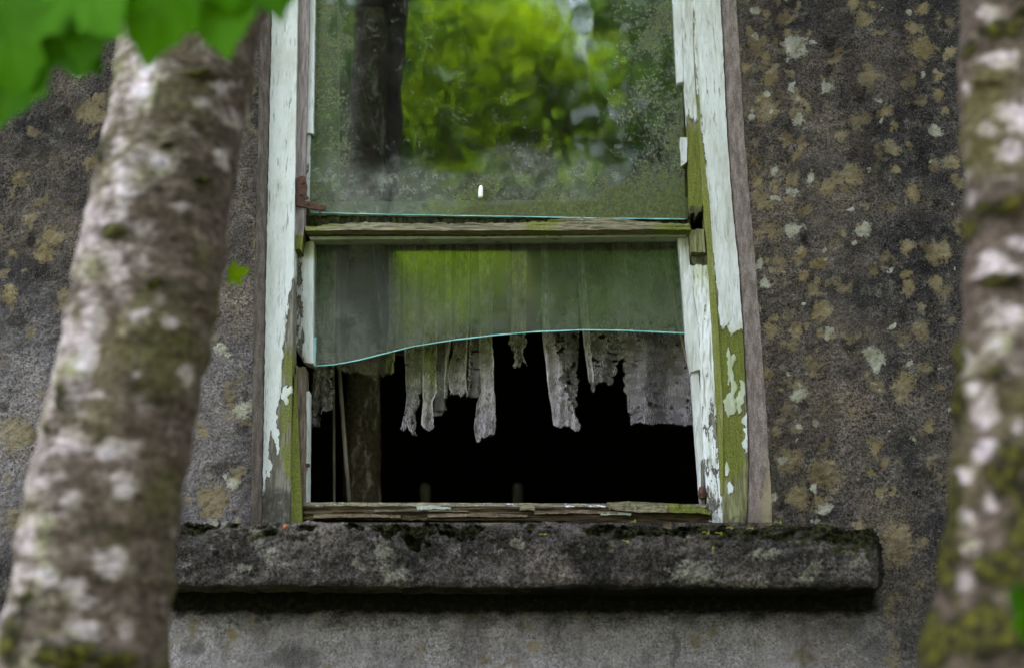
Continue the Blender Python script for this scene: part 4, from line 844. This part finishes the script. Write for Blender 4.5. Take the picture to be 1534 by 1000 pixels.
def f_tr(px, py): return np.stack([spots(px, py, MOSS_R, s=14) * 1.1 + .22 * sm(450, 900, py), np.clip(spots(px, py, PALE_R, s=15) * 1.7, -.35, .95) - .35 * sm(500, 700, py), .5 * sm(250, 300, py) * sm(360, 330, py)], -1)
o = trunk('trunk', tr, pts, M['bark'], f_tr, 41, amp=.010)
branches_crown(tr, (vis[-1][1] + .05, YR, 6.1), .07, 6.1, 8.5, 1500, .17, 32, M['leaf_crown'], 1.5, M['bark'])
for x, y, s_, a in ((1516, 900, .034, 80), (1528, 945, .04, 60), (1540, 930, .05, 110)):
    leaf(tr, x, y, YR - .22, s_, math.radians(a), (.3, .2))

# trees and bushes across the clearing, behind the viewer: they light up in the panes
M['fol'] = [m_leaf('sunlit_foliage', (.05, .11, .008), (.085, .17, .010), .45), m_leaf('deep_foliage', (.022, .055, .010), (.04, .09, .014), .4), m_leaf('yellow_foliage', (.085, .19, .004), (.20, .33, .006), .5)]
M['bark_far'] = m_simple('far_bark', (.03, .025, .02), (.09, .075, .06), 12)
def crown_cloud(parent, c, rad, nl, size, mat, sd, nclump=26, gaps=()):
    """leaves in uneven clumps spread through an egg-shaped crown, with a limb running to every clump"""
    rr = np.random.default_rng(sd); c = np.array(c, float); rad = np.array(rad, float)
    d = rr.normal(0, 1, (nclump, 3)); d /= np.linalg.norm(d, axis=1)[:, None]
    cl = c + d * rad * (rr.random(nclump) ** .45)[:, None] * .85
    b = MB(); base = c - np.array((0, 0, rad[2] * .9))
    for q in cl:
        m_ = base + (q - base) * .5 + rr.normal(0, .12, 3); b.tube([base, m_, q], [.07, .04, .012], 5)
    b.build('limb', M['bark_far'], parent, True)
    cr = rr.uniform(.5, 1.15, nclump) * rad.mean() * .36
    wgt = cr ** 2 / np.sum(cr ** 2); k_ = rr.choice(nclump, nl, p=wgt)
    p = cl[k_] + rr.normal(0, 1, (nl, 3)) * cr[k_][:, None] * np.array((.62, .62, .45))
    for gx_, gz_, gr in gaps: p = p[np.hypot((p[:, 0] - gx_), (p[:, 2] - gz_)) > gr * rr.uniform(.7, 1.2, len(p))]
    n = len(p)
    V0 = np.array([(0, 0, 0), (.3, .35, .05), (.22, .75, .02), (0, 1, -.1), (-.22, .75, .02), (-.3, .35, .05)])
    ax = rr.normal(0, 1, (n, 3)); ax[:, 2] += .9; ax /= np.linalg.norm(ax, axis=1)[:, None]
    t = rr.normal(0, 1, (n, 3)); u = np.cross(t, ax); u /= np.linalg.norm(u, axis=1)[:, None]; w = np.cross(ax, u)
    s_ = size * rr.uniform(.6, 1.2, n)
    V = p[:, None, :] + s_[:, None, None] * (V0[None, :, :1] * u[:, None] + V0[None, :, 1:2] * w[:, None] + V0[None, :, 2:] * ax[:, None])
    o = mesh_obj('crown', V.reshape(-1, 3), np.arange(n)[:, None] * 6 + np.arange(6)[None, :], mat, parent, False); o['kind'] = 'stuff'
def far_tree(x, y, c, rad, nl, size, mat, sd, label, gaps=(), nclump=26):
    t = empty('broadleaf_tree'); tag(t, label, 'tree', 'trees across the clearing')
    zb = c[2] - rad[2] * .9
    MB().tube([(x, y, -.1), (x + .05, y, zb * .4), (x + (c[0] - x) * .5, y + .1, zb * .8), (c[0], c[1], zb), (c[0], c[1], c[2])], [.3, .22, .18, .15, .05], 10).build('trunk', M['bark_far'], t, True)
    crown_cloud(t, c, rad, nl, size, mat, sd, nclump, gaps)
GAPS = [(.50, 9.55, .13), (.56, 9.3, .17), (.66, 9.05, .14), (1.12, 9.85, .12)]
far_tree(.1, -11.2, (-.3, -11, 8.8), (1.5, 1.0, 1.5), 11000, .13, M['fol'][2], 61, 'bright yellow-green tree standing directly opposite the window', GAPS, 70)
far_tree(-2.6, -11.6, (-2.4, -11.6, 7.6), (1.7, 1.5, 4.4), 12000, .18, M['fol'][1], 62, 'dense dark green tree on one side of the yellow-green tree')
far_tree(2.2, -11.4, (2.0, -11.4, 7.8), (1.5, 1.4, 4.4), 13000, .18, M['fol'][1], 63, 'dense dark green tree on the other side of the yellow-green tree', GAPS)
far_tree(.3, -12.6, (.2, -12.4, 5.4), (2.2, 1.4, 2.4), 9000, .17, M['fol'][0], 64, 'low spreading green tree in front of the tall trees', GAPS)
far_tree(-1.4, -16.5, (-1.2, -16.5, 9.5), (3.0, 2.0, 4.6), 7000, .34, M['fol'][0], 65, 'tall broad green tree behind the yellow-green tree', [(.67, 12.65, .26), (.76, 12.3, .3), (.9, 11.95, .26), (1.53, 13.0, .2)])
far_tree(3.4, -17.0, (3.2, -17.0, 9.0), (3.0, 2.0, 4.6), 6000, .34, M['fol'][1], 66, 'tall dark tree farthest back across the clearing', [(.67, 12.65, .26), (.76, 12.3, .3), (.9, 11.95, .26), (1.53, 13.0, .2)])
far_tree(5.6, -3.6, (5.4, -3.8, 5.4), (1.7, 1.9, 4.4), 5200, .28, M['fol'][1], 71, 'dense dark tree added unseen on the mossy trunk side to block the sky')  # unseen tree, added to block sky light from the right
far_tree(7.4, -7.2, (7.2, -7.2, 6.0), (2.0, 2.2, 4.8), 5200, .3, M['fol'][1], 72, 'dense dark tree added unseen between house and far wood to block the sky')  # second unseen tree, added to keep the right-hand sky dark
far_tree(-6.5, -12.5, (-6.5, -12.5, 6.5), (2.6, 2.2, 4.2), 4000, .34, M['fol'][0], 67, 'broad green tree where the clearing meets the wood')
far_tree(6.6, -13.0, (6.6, -13.0, 6.5), (2.6, 2.2, 4.2), 4000, .34, M['fol'][0], 68, 'broad green tree standing apart at the edge of the clearing')
far_tree(-1.2, -10.6, (-1.0, -10.5, 6.3), (.75, .7, 1.0), 2400, .12, M['fol'][2], 69, 'slim bright yellow-green tree beside the larger yellow-green tree')
for i in range(9):
    x = -9 + i * 2.25; y = -8.6 - (i % 2) * .9
    t = empty('hedge_bush'); tag(t, 'rounded green bush growing under the trees across the clearing', 'bush', 'bushes across the clearing')
    crown_cloud(t, (x, y, .95), (1.2, 1.0, 1.05), 1300, .2, M['fol'][(0, 1, 0)[i % 3]], 220 + i, 12)
